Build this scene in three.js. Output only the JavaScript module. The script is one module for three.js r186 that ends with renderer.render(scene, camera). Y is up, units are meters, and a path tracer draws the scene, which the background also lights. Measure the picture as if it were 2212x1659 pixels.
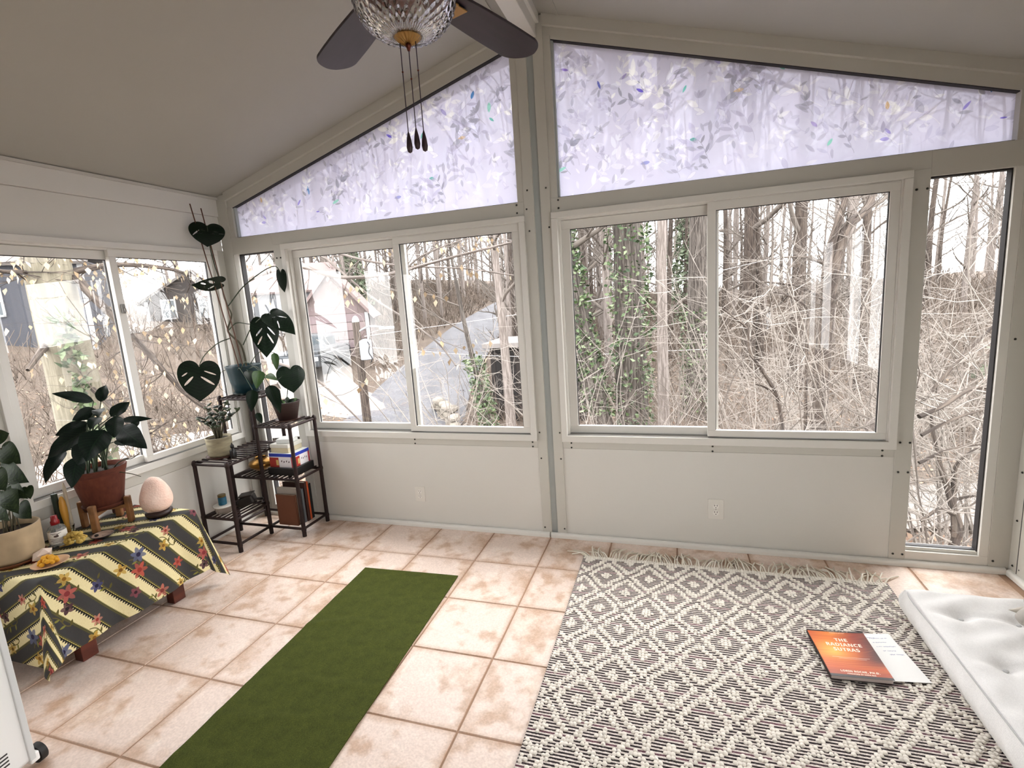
import * as THREE from 'three';
import { RoundedBoxGeometry } from 'three/addons/geometries/RoundedBoxGeometry.js';
import { mergeGeometries } from 'three/addons/utils/BufferGeometryUtils.js';
import { TessellateModifier } from 'three/addons/modifiers/TessellateModifier.js';

// ---------- camera, sky, exposure ----------
const scene = new THREE.Scene();
const camera = new THREE.PerspectiveCamera(74.31, 4 / 3, 0.05, 400);
camera.position.set(3.108, 1.55, 3.006);
camera.quaternion.setFromRotationMatrix(new THREE.Matrix4().makeBasis(
  new THREE.Vector3(0.95296, -0.06534, -0.29596),
  new THREE.Vector3(0.01167, 0.98367, -0.17961),
  new THREE.Vector3(0.30286, 0.16771, 0.93816)));
const SKY = new THREE.Color().setRGB(1.0, 0.99, 0.985);   // even, bright overcast
scene.background = SKY;
scene.backgroundIntensity = 7.9;
const renderer = new THREE.WebGLRenderer({ antialias: true });
renderer.toneMapping = THREE.LinearToneMapping;
renderer.toneMappingExposure = 1.0;
renderer.shadowMap.enabled = true;

// veiled sun behind the overcast: a weak, very soft light high over the rug side of the house
const sun = new THREE.DirectionalLight(new THREE.Color().setRGB(1, 0.98, 0.95), 3.0);
sun.position.set(22, 30, -14); sun.target.position.set(2.4, 0, 0); sun.castShadow = true; sun.shadow.radius = 60;
sun.shadow.mapSize.set(2048, 2048); Object.assign(sun.shadow.camera, { left: -45, right: 45, top: 45, bottom: -45, near: 1, far: 140 });
scene.add(sun, sun.target);

// ---------- helpers ----------
let seedState = 20240217;
function seed(n) { seedState = n >>> 0; }
function rnd() { seedState = (seedState + 0x6D2B79F5) >>> 0; let t = seedState; t = Math.imul(t ^ (t >>> 15), t | 1); t ^= t + Math.imul(t ^ (t >>> 7), t | 61); return ((t ^ (t >>> 14)) >>> 0) / 4294967296; }
const rr = (a, b) => a + (b - a) * rnd();
const V = (x, y, z) => new THREE.Vector3(x, y, z);
const A = (a) => new THREE.Vector3(a[0], a[1], a[2]);
const PI = Math.PI;

const usedNames = {};
function numbered(n) { if (!(n in usedNames)) { usedNames[n] = 0; return n; } usedNames[n]++; return n + '_' + String(usedNames[n]).padStart(3, '0'); }
function tag(o, label, category, group, kind) {
  if (label) o.userData.label = label;
  if (category) o.userData.category = category;
  if (group) o.userData.group = group;
  if (kind) o.userData.kind = kind;
  return o;
}
function shadows(o) { o.traverse((m) => { if (m.isMesh) { m.castShadow = true; m.receiveShadow = true; } }); return o; }
function thing(name, label, category, pos = [0, 0, 0], turn = 0, group) {
  const o = new THREE.Group(); o.name = numbered(name); o.position.set(...pos); o.rotation.y = turn; scene.add(o);
  return tag(o, label, category, group);
}
function part(name, geo, mat, parent, label) {
  const m = new THREE.Mesh(geo, mat); m.name = name; m.castShadow = m.receiveShadow = true;
  if (label) m.userData.label = label;
  parent.add(m); return m;
}
function single(name, geo, mat, label, category, pos = [0, 0, 0], turn = 0, group) {
  const m = part(numbered(name), geo, mat, scene); m.position.set(...pos); m.rotation.y = turn;
  return tag(m, label, category, group);
}
function struct(name, label) { const o = new THREE.Group(); o.name = name; scene.add(o); return tag(o, label, null, null, 'structure'); }

// --- geometry ---
function plain(g) {
  const n = g.index ? g.toNonIndexed() : g;
  for (const k of Object.keys(n.attributes)) if (!['position', 'normal', 'uv'].includes(k)) n.deleteAttribute(k);
  if (!n.attributes.uv) n.setAttribute('uv', new THREE.BufferAttribute(new Float32Array(n.attributes.position.count * 2), 2));
  n.clearGroups(); return n;
}
function merge(list) { return mergeGeometries(list.map(plain), false); }
// axis-aligned box from corners, uv in metres
function bx(x0, x1, y0, y1, z0, z1, r = 0) {
  const w = x1 - x0, h = y1 - y0, d = z1 - z0;
  const g = r > 0 ? new RoundedBoxGeometry(w, h, d, 2, Math.min(r, w / 2.01, h / 2.01, d / 2.01)) : new THREE.BoxGeometry(w, h, d);
  g.translate((x0 + x1) / 2, (y0 + y1) / 2, (z0 + z1) / 2);
  return boxUV(g);
}
function boxUV(g) {
  const n = plain(g), p = n.attributes.position, q = n.attributes.normal, uv = n.attributes.uv;
  for (let i = 0; i < p.count; i++) {
    const ax = Math.abs(q.getX(i)), ay = Math.abs(q.getY(i)), az = Math.abs(q.getZ(i));
    if (ax >= ay && ax >= az) uv.setXY(i, p.getZ(i), p.getY(i));
    else if (ay >= az) uv.setXY(i, p.getX(i), p.getZ(i));
    else uv.setXY(i, p.getX(i), p.getY(i));
  }
  return n;
}
function cyl(r0, r1, h, seg = 16, open = false) { return new THREE.CylinderGeometry(r1, r0, h, seg, 1, open).translate(0, h / 2, 0); } // base at 0
function lathe(pts, seg = 32) { return new THREE.LatheGeometry(pts.map(([r, y]) => new THREE.Vector2(r, y)), seg); }
// tube along points with radius per point
function tubeArrays(pts, radii, sides, out, cap = true) {
  const n = pts.length, base = out.pos.length / 3; let nrm = null;
  const T = V(0, 0, 0), N = V(0, 0, 0), B = V(0, 0, 0), tmp = V(0, 0, 0);
  let along = 0;
  for (let i = 0; i < n; i++) {
    T.copy(pts[Math.min(i + 1, n - 1)]).sub(pts[Math.max(i - 1, 0)]).normalize();
    if (!nrm) { nrm = Math.abs(T.y) > 0.9 ? V(1, 0, 0) : V(0, 1, 0); }
    N.copy(nrm).addScaledVector(T, -nrm.dot(T)).normalize(); nrm = N.clone();
    B.crossVectors(T, N);
    if (i) along += pts[i].distanceTo(pts[i - 1]);
    for (let k = 0; k <= sides; k++) {
      const a = k / sides * 2 * PI, c = Math.cos(a), s = Math.sin(a);
      tmp.set(0, 0, 0).addScaledVector(N, c).addScaledVector(B, s);
      out.pos.push(pts[i].x + tmp.x * radii[i], pts[i].y + tmp.y * radii[i], pts[i].z + tmp.z * radii[i]);
      out.nor.push(tmp.x, tmp.y, tmp.z);
      out.uv.push(k / sides * 2 * PI * radii[0], along);
    }
  }
  for (let i = 0; i < n - 1; i++) for (let k = 0; k < sides; k++) {
    const a = base + i * (sides + 1) + k, b = a + sides + 1;
    out.idx.push(a, a + 1, b, b, a + 1, b + 1);
  }
  if (cap) for (const [i, flip] of [[0, true], [n - 1, false]]) {
    if (radii[i] < 0.0015) continue;
    const c = out.pos.length / 3; T.copy(pts[Math.min(i + 1, n - 1)]).sub(pts[Math.max(i - 1, 0)]).normalize().multiplyScalar(flip ? -1 : 1);
    out.pos.push(pts[i].x, pts[i].y, pts[i].z); out.nor.push(T.x, T.y, T.z); out.uv.push(0, along);
    for (let k = 0; k <= sides; k++) { const j = 3 * (base + i * (sides + 1) + k); out.pos.push(out.pos[j], out.pos[j + 1], out.pos[j + 2]); out.nor.push(T.x, T.y, T.z); out.uv.push(0, 0); }
    for (let k = 0; k < sides; k++) flip ? out.idx.push(c, c + 2 + k, c + 1 + k) : out.idx.push(c, c + 1 + k, c + 2 + k);
  }
}
const newOut = () => ({ pos: [], nor: [], uv: [], idx: [] });
function fromOut(o) {
  const g = new THREE.BufferGeometry();
  g.setAttribute('position', new THREE.Float32BufferAttribute(o.pos, 3)); g.setAttribute('normal', new THREE.Float32BufferAttribute(o.nor, 3)); g.setAttribute('uv', new THREE.Float32BufferAttribute(o.uv, 2));
  g.setIndex(o.idx); return g;
}
function smoothPts(ctrl, n) { const c = new THREE.CatmullRomCurve3(ctrl, false, 'centripetal'); return c.getPoints(n); }
function tube(ctrl, r0, r1, n = 12, sides = 6) { const pts = smoothPts(ctrl.map((p) => p.isVector3 ? p : A(p)), n); const o = newOut(); tubeArrays(pts, pts.map((_, i) => r0 + (r1 - r0) * i / (pts.length - 1)), sides, o); return fromOut(o); }
function rod(a, b, r, sides = 8) { const o = newOut(); tubeArrays([a, b], [r, r], sides, o); return fromOut(o); }

// --- noise and textures ---
function hash2(x, y, s) { let h = Math.imul(x, 374761393) ^ Math.imul(y, 668265263) ^ Math.imul(s, 1442695041); h = Math.imul(h ^ (h >>> 13), 1274126177); return ((h ^ (h >>> 16)) >>> 0) / 4294967296; }
function vnoise(x, y, per, s) { // tiling value noise with integer period
  const xi = Math.floor(x), yi = Math.floor(y), fx = x - xi, fy = y - yi, w = (t) => t * t * (3 - 2 * t), m = (a) => ((a % per) + per) % per;
  const a = hash2(m(xi), m(yi), s), b = hash2(m(xi + 1), m(yi), s), c = hash2(m(xi), m(yi + 1), s), d = hash2(m(xi + 1), m(yi + 1), s);
  return a + (b - a) * w(fx) + (c - a) * w(fy) + (a - b - c + d) * w(fx) * w(fy);
}
function fbm(u, v, f, oct, s) { let a = 0, amp = 0.5, tot = 0; for (let o = 0; o < oct; o++) { a += amp * vnoise(u * f, v * f, f, s + o * 17); tot += amp; amp *= 0.5; f *= 2; } return a / tot; }
function tex(size, fn, srgb = true, rep = 1) { // fn(u,v) -> [r,g,b] 0..255
  const d = new Uint8Array(size * size * 4);
  for (let j = 0; j < size; j++) for (let i = 0; i < size; i++) { const c = fn((i + 0.5) / size, (j + 0.5) / size), k = 4 * (j * size + i); d[k] = c[0]; d[k + 1] = c[1]; d[k + 2] = c[2]; d[k + 3] = 255; }
  const t = new THREE.DataTexture(d, size, size); t.magFilter = THREE.LinearFilter; t.minFilter = THREE.LinearMipmapLinearFilter; t.generateMipmaps = true;
  t.wrapS = t.wrapT = THREE.RepeatWrapping; t.repeat.set(rep, rep); if (srgb) t.colorSpace = THREE.SRGBColorSpace; t.needsUpdate = true; return t;
}
function canvasTex(w, h, draw) {
  const c = document.createElement('canvas'); c.width = w; c.height = h; draw(c.getContext('2d'), w, h);
  const t = new THREE.CanvasTexture(c); t.colorSpace = THREE.SRGBColorSpace; t.wrapS = t.wrapT = THREE.RepeatWrapping; return t;
}
const cl = (x) => Math.max(0, Math.min(255, x));
const mixc = (a, b, t) => [cl(a[0] + (b[0] - a[0]) * t), cl(a[1] + (b[1] - a[1]) * t), cl(a[2] + (b[2] - a[2]) * t)];
const step = (a, b, x) => { const t = Math.max(0, Math.min(1, (x - a) / (b - a))); return t * t * (3 - 2 * t); };
const mat = (color, roughness = 0.8, extra = {}) => new THREE.MeshStandardMaterial({ color, roughness, ...extra });
const phys = (color, roughness, extra = {}) => new THREE.MeshPhysicalMaterial({ color, roughness, ...extra });

// --- materials of the room ---
const grainTex = tex(256, (u, v) => { const n = 128 + 110 * (fbm(u, v, 64, 2, 5) - 0.5) * 2; return [n, n, n]; }, false);
const M = {
  metal: mat('#cbc9c1', 0.42, { bumpMap: grainTex, bumpScale: 0.0003 }),
  metalGroove: mat('#b4bab9', 0.4),
  panel: mat('#dddbd5', 0.6, { bumpMap: grainTex, bumpScale: 0.0004 }),
  vinyl: mat('#e2e0da', 0.35),
  track: mat('#8d8a85', 0.5),
  gasket: mat('#2c2a2c', 0.6),
  screw: mat('#3b3a36', 0.45, { metalness: 0.6 }),
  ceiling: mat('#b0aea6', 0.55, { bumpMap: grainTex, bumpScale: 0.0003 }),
  glass: phys('#ffffff', 0.0, { transmission: 1, thickness: 0, ior: 1.5 }),
  white: mat('#e8e6e0', 0.5),
  roof: mat('#5b5752', 0.9),
  extWall: mat('#c9c7c0', 0.8),
};
// ================= ROOM =================
const W = 4.73, D = 4.75, MID = 2.365, EAVE = 2.385, SL = 0.297;
const ceilY = (x) => EAVE + SL * (MID - Math.abs(x - MID));

// ---------- floor: grout bed and single tiles ----------
const floor = struct('floor', 'cream and terracotta mottled square floor tiles with brown grout');
part('grout_bed', bx(-0.1, W + 0.1, -0.16, -0.004, -0.1, D + 0.1), mat('#ab8b74', 0.95, { bumpMap: grainTex, bumpScale: 0.001 }), floor);
{
  const T = 0.39, mats = [];
  for (let k = 0; k < 6; k++) {
    const t = tex(256, (u, v) => {
      const big = fbm(u, v, 3, 4, 40 + k * 9), mid = fbm(u, v, 8, 4, 80 + k * 7), fine = fbm(u, v, 64, 2, 11 + k);
      const e = Math.min(u, v, 1 - u, 1 - v), rough = 0.03 * (mid - 0.5) + e;
      const worn = 1 - step(0.0, 0.05 + 0.1 * big, rough);                 // stained margins of the handmade-look tile print
      let c = mixc([230, 210, 197], [206, 178, 156], step(0.45, 0.75, big + 0.25 * (mid - 0.5)));
      c = mixc(c, [190, 152, 124], 0.5 * step(0.45, 0.75, mid) * step(0.4, 0.65, big));
      c = mixc(c, [242, 228, 216], 0.5 * step(0.52, 0.75, fbm(u, v, 5, 4, 130 + k * 5)));
      c = mixc(c, [190, 158, 134], 0.5 * worn);
      const n = (fine - 0.5) * 26; return [cl(c[0] + n), cl(c[1] + n), cl(c[2] + n)];
    });
    mats.push(mat('#ffffff', 0.42, { map: t, bumpMap: grainTex, bumpScale: 0.0006 }));
  }
  // one bevelled tile, uv across the whole tile, in four turns
  const geos = [0, 1, 2, 3].map((turn) => {
    const a = T / 2 - 0.0022, b = a - 0.004, y0 = -0.006, y1 = 0, pos = [], uv = [];
    const P = [[-a, y0, -a], [a, y0, -a], [a, y0, a], [-a, y0, a], [-b, y1, -b], [b, y1, -b], [b, y1, b], [-b, y1, b]];
    const quad = (i, j, k, l) => { for (const q of [i, j, k, i, k, l]) { pos.push(...P[q]); let s = P[q][0] / T, t = P[q][2] / T; for (let r = 0; r < turn; r++) [s, t] = [-t, s]; uv.push(s + 0.5, t + 0.5); } };
    quad(7, 6, 5, 4); quad(4, 5, 1, 0); quad(5, 6, 2, 1); quad(6, 7, 3, 2); quad(7, 4, 0, 3);
    const g = new THREE.BufferGeometry(); g.setAttribute('position', new THREE.Float32BufferAttribute(pos, 3)); g.setAttribute('uv', new THREE.Float32BufferAttribute(uv, 2)); g.computeVertexNormals(); return g;
  });
  seed(77);
  for (let i = 0; i < 12; i++) for (let j = 0; j < 12; j++) {
    const m = part('tile', geos[Math.floor(rnd() * 4)], mats[Math.floor(rnd() * 6)], floor);
    m.position.set(i * T + T / 2, rr(-0.0008, 0.0), j * T * 0.995 + T / 2);
  }
}

// ---------- screws ----------
const screwGeo = new THREE.SphereGeometry(0.0058, 8, 4, 0, 2 * PI, 0, PI / 2).rotateX(PI / 2);
function screws(parent, list) { for (const [x, y, z = 0.003] of list) { const s = part('screw', screwGeo, M.screw, parent); s.position.set(x, y, z); } }

// ---------- sliding window (local: x right, y up, z into the room; outer size w x h) ----------
function slidingWindow(name, label, w, h, split, pos, turn, lockable = false) {
  const g = struct(name, label); g.position.set(...pos); g.rotation.y = turn;
  const F = 0.036, z0 = -0.085, z1 = 0.022;
  part('frame', merge([
    bx(0, w, h - F, h, z0, z1, 0.003), bx(0, w, 0, F + 0.006, z0, z1, 0.003), bx(0, F, F, h - F, z0, z1, 0.003), bx(w - F, w, F, h - F, z0, z1, 0.003),
    bx(F, w - F, h - F - 0.01, h - F, z0, 0.0), bx(F, F + 0.012, F, h - F, z0, -0.005), bx(w - F - 0.008, w - F, F, h - F, z0, 0.01)]), M.vinyl, g);
  part('track', merge([bx(F, w - F, F + 0.004, F + 0.012, -0.07, -0.062), bx(F, w - F, F + 0.004, F + 0.012, -0.03, -0.022), bx(F, w - F, F + 0.004, F + 0.008, z0, 0.012)]), M.track, g);
  const sash = (nm, x0, x1, zc, b, y0, y1, lock) => {
    const s = part(nm, merge([
      bx(x0, x1, y1 - b, y1, zc - 0.014, zc + 0.014, 0.002), bx(x0, x1, y0, y0 + b * 0.85, zc - 0.014, zc + 0.014, 0.002),
      bx(x0, x0 + b, y0 + b * 0.85, y1 - b, zc - 0.014, zc + 0.014, 0.002), bx(x1 - b, x1, y0 + b * 0.85, y1 - b, zc - 0.014, zc + 0.014, 0.002)]), M.vinyl, g);
    const e = 0.0035;
    part('gasket', merge([bx(x0 + b, x1 - b, y1 - b - e, y1 - b, zc - 0.006, zc + 0.006), bx(x0 + b, x0 + b + e, y0 + b * 0.85, y1 - b, zc - 0.006, zc + 0.006), bx(x1 - b - e, x1 - b, y0 + b * 0.85, y1 - b, zc - 0.006, zc + 0.006)]), M.gasket, s);
    part('pane', bx(x0 + b, x1 - b, y0 + b * 0.85, y1 - b, zc - 0.001, zc + 0.001), M.glass, s);
    if (lock) part('latch', merge([bx(x0 + 0.012, x0 + 0.032, h * 0.7, h * 0.7 + 0.055, zc + 0.014, zc + 0.03, 0.004), bx(x0 + 0.018, x0 + 0.026, h * 0.7 + 0.01, h * 0.7 + 0.03, zc + 0.028, zc + 0.042, 0.003)]), M.track, s);
    return s;
  };
  sash('sash', F + 0.012, split + 0.03, -0.048, 0.05, F + 0.014, h - F - 0.012, false);
  sash('sash', split - 0.03, w - F - 0.008, -0.008, 0.042, F + 0.014, h - F - 0.006, lockable);
  return g;
}

// ---------- back wall (inner face z = 0) ----------
const wb = struct('wall_back', 'pale grey metal gable wall with wide panels, posts and screws');
const ZB = -0.1;
function mirror(list) { return [...list, ...list.map(([a, b, ...r]) => [W - b, W - a, ...r])]; }
for (const [x0, x1, y0, y1, zf] of mirror([
  [0.525, 2.285, 0.0, 0.598, -0.004]])) part('panel', bx(x0, x1, y0, y1, ZB, zf), M.panel, wb);
for (const [x0, x1, y0, y1, zf] of mirror([
  [0.525, 2.285, 0.6, 0.645, 0.0],            // rail below the window
  [0.09, 0.45, 1.985, 2.1, 0.0],              // head over the narrow light
  [0.45, 2.285, 2.02, 2.1, 0.0],              // beam over the window
])) part('rail', bx(x0, x1, y0, y1, ZB, zf, 0.002), M.metal, wb);
for (const [x0, x1, y0, y1, zf] of mirror([
  [0.45, 0.525, 0.0, 2.02, 0.002], [2.285, 2.345, 0.0, 3.06, 0.004], [0.0, 0.09, 0.0, 2.4, 0.0],
])) part('post', bx(x0, x1, y0, y1, ZB, zf, 0.002), M.metal, wb);
part('post_channel', bx(2.345, 2.385, 0, 3.06, ZB, -0.012), M.metalGroove, wb);
// small frames round the narrow lights
for (const s of [0, 1]) {
  const f = (a, b) => s ? [W - b, W - a] : [a, b];
  const fr = (x0, x1, y0, y1, z0, z1) => { const [a, b] = f(x0, x1); return bx(a, b, y0, y1, z0, z1, 0.0015); };
  part('light_frame', merge([fr(0.09, 0.128, 0.075, 1.985, -0.07, -0.004), fr(0.449, 0.47, 0.075, 1.985, -0.07, -0.01), fr(0.09, 0.45, 0.0, 0.078, ZB, -0.002), fr(0.128, 0.449, 0.078, 0.096, -0.07, -0.02)]), M.vinyl, wb);
  part('gasket', merge([fr(0.128, 0.134, 0.09, 1.985, -0.06, -0.02), fr(0.128, 0.449, 1.977, 1.985, -0.06, -0.02), fr(0.128, 0.449, 0.094, 0.1, -0.06, -0.03)]), M.gasket, wb);
}
{ // raked gable frame
  const strip = (x0, x1, off0, off1, z0, z1) => { // follows the roof pitch, between offsets below the ceiling
    const sh = new THREE.Shape([new THREE.Vector2(x0, ceilY(x0) - off0), new THREE.Vector2(x1, ceilY(x1) - off0), new THREE.Vector2(x1, ceilY(x1) - off1), new THREE.Vector2(x0, ceilY(x0) - off1)]);
    return boxUV(new THREE.ExtrudeGeometry(sh, { depth: z1 - z0, bevelEnabled: false }).translate(0, 0, z0));
  };
  for (const [a, b] of [[0.09, 2.285], [W - 2.285, W - 0.09]]) {
    part('rake_trim', merge([strip(a, b, 0, 0.055, ZB, 0.012), strip(a, b, 0.05, 0.115, ZB, -0.012)]), M.metal, wb);
    part('gasket', strip(a, b, 0.112, 0.119, -0.06, -0.015), M.gasket, wb);
  }
  for (const [x0, x1] of mirror([[0.09, 0.133], [2.245, 2.285]])) {
    const top = Math.min(ceilY(x0), ceilY(x1)) - 0.1; part('stile', bx(x0, x1, 2.1, top, -0.07, -0.004, 0.0015), M.metal, wb);
  }
  for (const x of [0.133, W - 2.245]) part('stile_bead', bx(x, x + 0.012, 2.1, ceilY(x) - 0.11, -0.06, -0.02), M.metalGroove, wb);
  part('gasket', merge([bx(0.133, 2.245, 2.1, 2.105, -0.06, -0.02), bx(W - 2.245, W - 0.133, 2.1, 2.105, -0.06, -0.02)]), M.gasket, wb);
}
screws(wb, [[2.30, 2.055], [2.31, 1.93], [2.43, 1.94], [2.422, 2.16], [2.31, 2.16], [2.49, 2.085, 0.002], [2.49, 2.04, 0.002], [2.24, 2.085, 0.002], [2.24, 2.04, 0.002],
  [2.3, 0.70], [2.43, 0.70], [2.302, 0.53], [2.43, 0.53], [2.30, 0.06], [2.43, 0.06], [2.25, 0.635, 0.001], [2.25, 0.605, 0.001], [2.5, 0.635, 0.001], [2.5, 0.605, 0.001],
  [1.41, 0.635, 0.001], [1.41, 0.605, 0.001], [3.32, 0.635, 0.001], [3.32, 0.605, 0.001], [4.15, 0.635, 0.001], [4.15, 0.605, 0.001],
  [4.225, 0.68, 0.003], [4.268, 0.68, 0.003], [4.225, 0.52, 0.003], [4.268, 0.52, 0.003], [4.225, 0.06, 0.003], [4.268, 0.06, 0.003], [4.225, 1.93, 0.003], [4.268, 1.93, 0.003], [0.472, 1.93, 0.003], [0.505, 1.93, 0.003], [4.66, 0.06, 0.001], [4.66, 1.2, 0.001]]);
slidingWindow('window_1', 'white sliding window over the wall outlet beside the plant shelf', 1.76, 1.375, 0.897, [0.525, 0.645, 0], 0);
slidingWindow('window_2', 'white sliding window above the rug, second of the gable wall', 1.76, 1.375, 0.878, [2.445, 0.645, 0], 0);
for (const [n, x0, x1, l] of [['window_3', 0.134, 0.449, 'tall narrow fixed light in the corner behind the plant shelf'], ['window_4', 4.281, 4.596, 'tall narrow fixed light beside the floor cushion']]) {
  const g = struct(n, l); part('pane', bx(x0, x1, 0.09, 1.985, -0.051, -0.049), M.glass, g);
}

// ---------- gable lights with frosted leaf film ----------
function leafPath(c, x, y, L, Wd, a) { c.save(); c.translate(x, y); c.rotate(a); c.beginPath(); c.moveTo(0, 0); c.bezierCurveTo(L * 0.25, -Wd, L * 0.7, -Wd * 0.8, L, 0); c.bezierCurveTo(L * 0.7, Wd * 0.8, L * 0.25, Wd, 0, 0); c.closePath(); }
const filmTex = canvasTex(2048, 1024, (c, w, h) => {   // 2.2 m x 1.1 m of print
  seed(501);
  c.fillStyle = '#dcdaf0'; c.fillRect(0, 0, w, h);
  for (let k = 0; k < 90; k++) { c.globalAlpha = 0.10; c.fillStyle = k % 2 ? '#eae9fa' : '#cfcdea'; c.beginPath(); c.ellipse(rnd() * w, rnd() * h, rr(40, 150), rr(30, 90), rnd() * 3, 0, 7); c.fill(); }
  const tones = ['#b6b3cc', '#a9a8bd', '#c3c0dc', '#f7f7ff', '#ffffff', '#eff0ff', '#cac8e2', '#9d9cae'], gems = ['#5a49c8', '#2f6fb4', '#4fb6a4', '#7d5cc6', '#e2a53c', '#86d8c0', '#3f49b5', '#8c7fd8'];
  for (let k = 0; k < 260; k++) { // sprigs
    let x = rnd() * w, y = rnd() * h, a = -PI / 2 + rr(-1.1, 1.1); const n = 2 + Math.floor(rnd() * 5), L = rr(30, 72), tone = tones[Math.floor(rnd() * tones.length)];
    c.strokeStyle = tone; c.lineWidth = 2; c.globalAlpha = rr(0.35, 0.85);
    for (let i = 0; i < n; i++) {
      const nx = x + Math.cos(a) * L * 0.62, ny = y + Math.sin(a) * L * 0.62; c.beginPath(); c.moveTo(x, y); c.quadraticCurveTo((x + nx) / 2 + 4, (y + ny) / 2, nx, ny); c.stroke();
      const gem = rnd() < 0.02; c.fillStyle = gem ? gems[Math.floor(rnd() * gems.length)] : rnd() < 0.8 ? tone : tones[Math.floor(rnd() * tones.length)];
      leafPath(c, nx, ny, L * rr(0.7, 1.15), L * rr(0.2, 0.3), a + (i % 2 ? 0.75 : -0.75) + rr(-0.25, 0.25)); c.fill(); c.restore();
      x = nx; y = ny; a += rr(-0.35, 0.35);
    }
    if (rnd() < 0.5) { c.fillStyle = tone; for (let b = 0; b < 3; b++) { leafPath(c, x, y, L * 0.6, L * 0.17, a + (b - 1) * 0.55); c.fill(); c.restore(); } }
  }
  for (let k = 0; k < 620; k++) { const gem = rnd() < 0.022; c.globalAlpha = gem ? 0.7 : rr(0.2, 0.55); c.fillStyle = gem ? gems[Math.floor(rnd() * gems.length)] : tones[Math.floor(rnd() * tones.length)]; const L = rr(24, 62); leafPath(c, rnd() * w, rnd() * h, L, L * rr(0.18, 0.3), rnd() * 6.3); c.fill(); if (!gem && rnd() < 0.4) { c.globalAlpha = 0.5; c.strokeStyle = '#b9b6d2'; c.lineWidth = 1.5; c.stroke(); } c.restore(); }
  c.globalAlpha = 1;
});
const film = phys('#ffffff', 0.955, { map: filmTex, transmission: 0.39, thickness: 0, ior: 1.35 });
for (const [n, x0, x1, l] of [['window_5', 0.145, 2.245, 'frosted leaf-print gable light above the plant shelf side'], ['window_6', 2.497, 4.597, 'frosted leaf-print gable light above the rug side']]) {
  const g = struct(n, l), y0 = 2.105, off = 0.119;
  const sh = new THREE.Shape([new THREE.Vector2(x0, y0), new THREE.Vector2(x1, y0), new THREE.Vector2(x1, ceilY(x1) - off), new THREE.Vector2(x0, ceilY(x0) - off)]);
  const pg = new THREE.ExtrudeGeometry(sh, { depth: 0.002, bevelEnabled: false }).translate(0, 0, -0.051); part('pane', boxUV(pg), M.glass, g);
  const fg = plain(new THREE.ShapeGeometry(sh).translate(0, 0, -0.045)), p = fg.attributes.position, uv = fg.attributes.uv;
  for (let i = 0; i < p.count; i++) uv.setXY(i, (p.getX(i) - x0) / 2.2 + (n === 'window_6' ? 0.37 : 0), (p.getY(i) - y0) / 1.1);
  part('leaf_film', fg, film, g, 'lavender frosted film with leaf print');
}

// ---------- side walls ----------
function sideWall(name, label, turn, pos, wins, mod0) { // local x runs along the wall, z into the room
  const g = struct(name, label); g.position.set(...pos); g.rotation.y = turn;
  const zs = mod0;   // list of [x0, x1] of window bays
  part('upper_panel', bx(0, D, 2.02, 2.255, ZB, 0.0), M.panel, g);
  part('header_board', bx(0, D, 2.257, 2.41, ZB, 0.012, 0.003), M.panel, g);
  let last = 0;
  for (const [a, b] of zs) {
    if (a > last) part('post', bx(last, a, 0, 2.02, ZB, 0.004, 0.002), M.metal, g);
    part('panel', bx(a, b, 0, 0.578, ZB, -0.003), M.panel, g); part('rail', bx(a, b, 0.58, 0.645, ZB, 0.0, 0.002), M.metal, g); last = b;
  }
  if (last < D) part('post', bx(last, D, 0, 2.02, ZB, 0.004, 0.002), M.metal, g);
  return g;
}
const bays = [[0.07, 1.46], [1.6, 2.99]], baysR = [[1.6, 2.99], [3.13, 4.52]];
sideWall('wall_left', 'pale grey metal side wall above and below the sliding windows', PI / 2, [0, 0, D], 3, bays.map(([a, b]) => [D - b, D - a]).reverse());
const wr = sideWall('wall_right', 'pale grey metal side wall at the head of the floor cushion', -PI / 2, [W, 0, 0], 3, baysR);
part('panel_seam', bx(0.062, 0.066, 0.031, 2.02, 0.0035, 0.005), M.gasket, wr);
screws(wr, [[0.035, 0.06, 0.006], [0.035, 0.3, 0.006], [0.035, 0.55, 0.006], [0.08, 0.06, 0], [0.08, 0.5, 0], [0.2, 0.61, 0.002]]);
bays.forEach(([a, b], i) => {
  const [c, d] = baysR[i];
  slidingWindow('window_' + (7 + i), ['white sliding window behind the terracotta pot', 'white sliding window of the side wall behind the heater'][i], b - a, 1.375, (b - a) * 0.485, [0, 0.645, b], PI / 2, true);
  slidingWindow('window_' + (10 + i), 'white sliding window of the wall beside the floor cushion', d - c, 1.375, (d - c) * 0.5, [W, 0.645, c], -PI / 2, true);
});
{
  const wf = struct('wall_front', 'painted house wall behind the viewer');
  const sh = new THREE.Shape([new THREE.Vector2(-0.1, 0), new THREE.Vector2(W + 0.1, 0), new THREE.Vector2(W + 0.1, ceilY(W)), new THREE.Vector2(MID, ceilY(MID)), new THREE.Vector2(-0.1, ceilY(0))]);
  part('panel', boxUV(new THREE.ExtrudeGeometry(sh, { depth: 0.12, bevelEnabled: false }).translate(0, 0, D)), mat('#6e6254', 0.8), wf);
}
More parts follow.
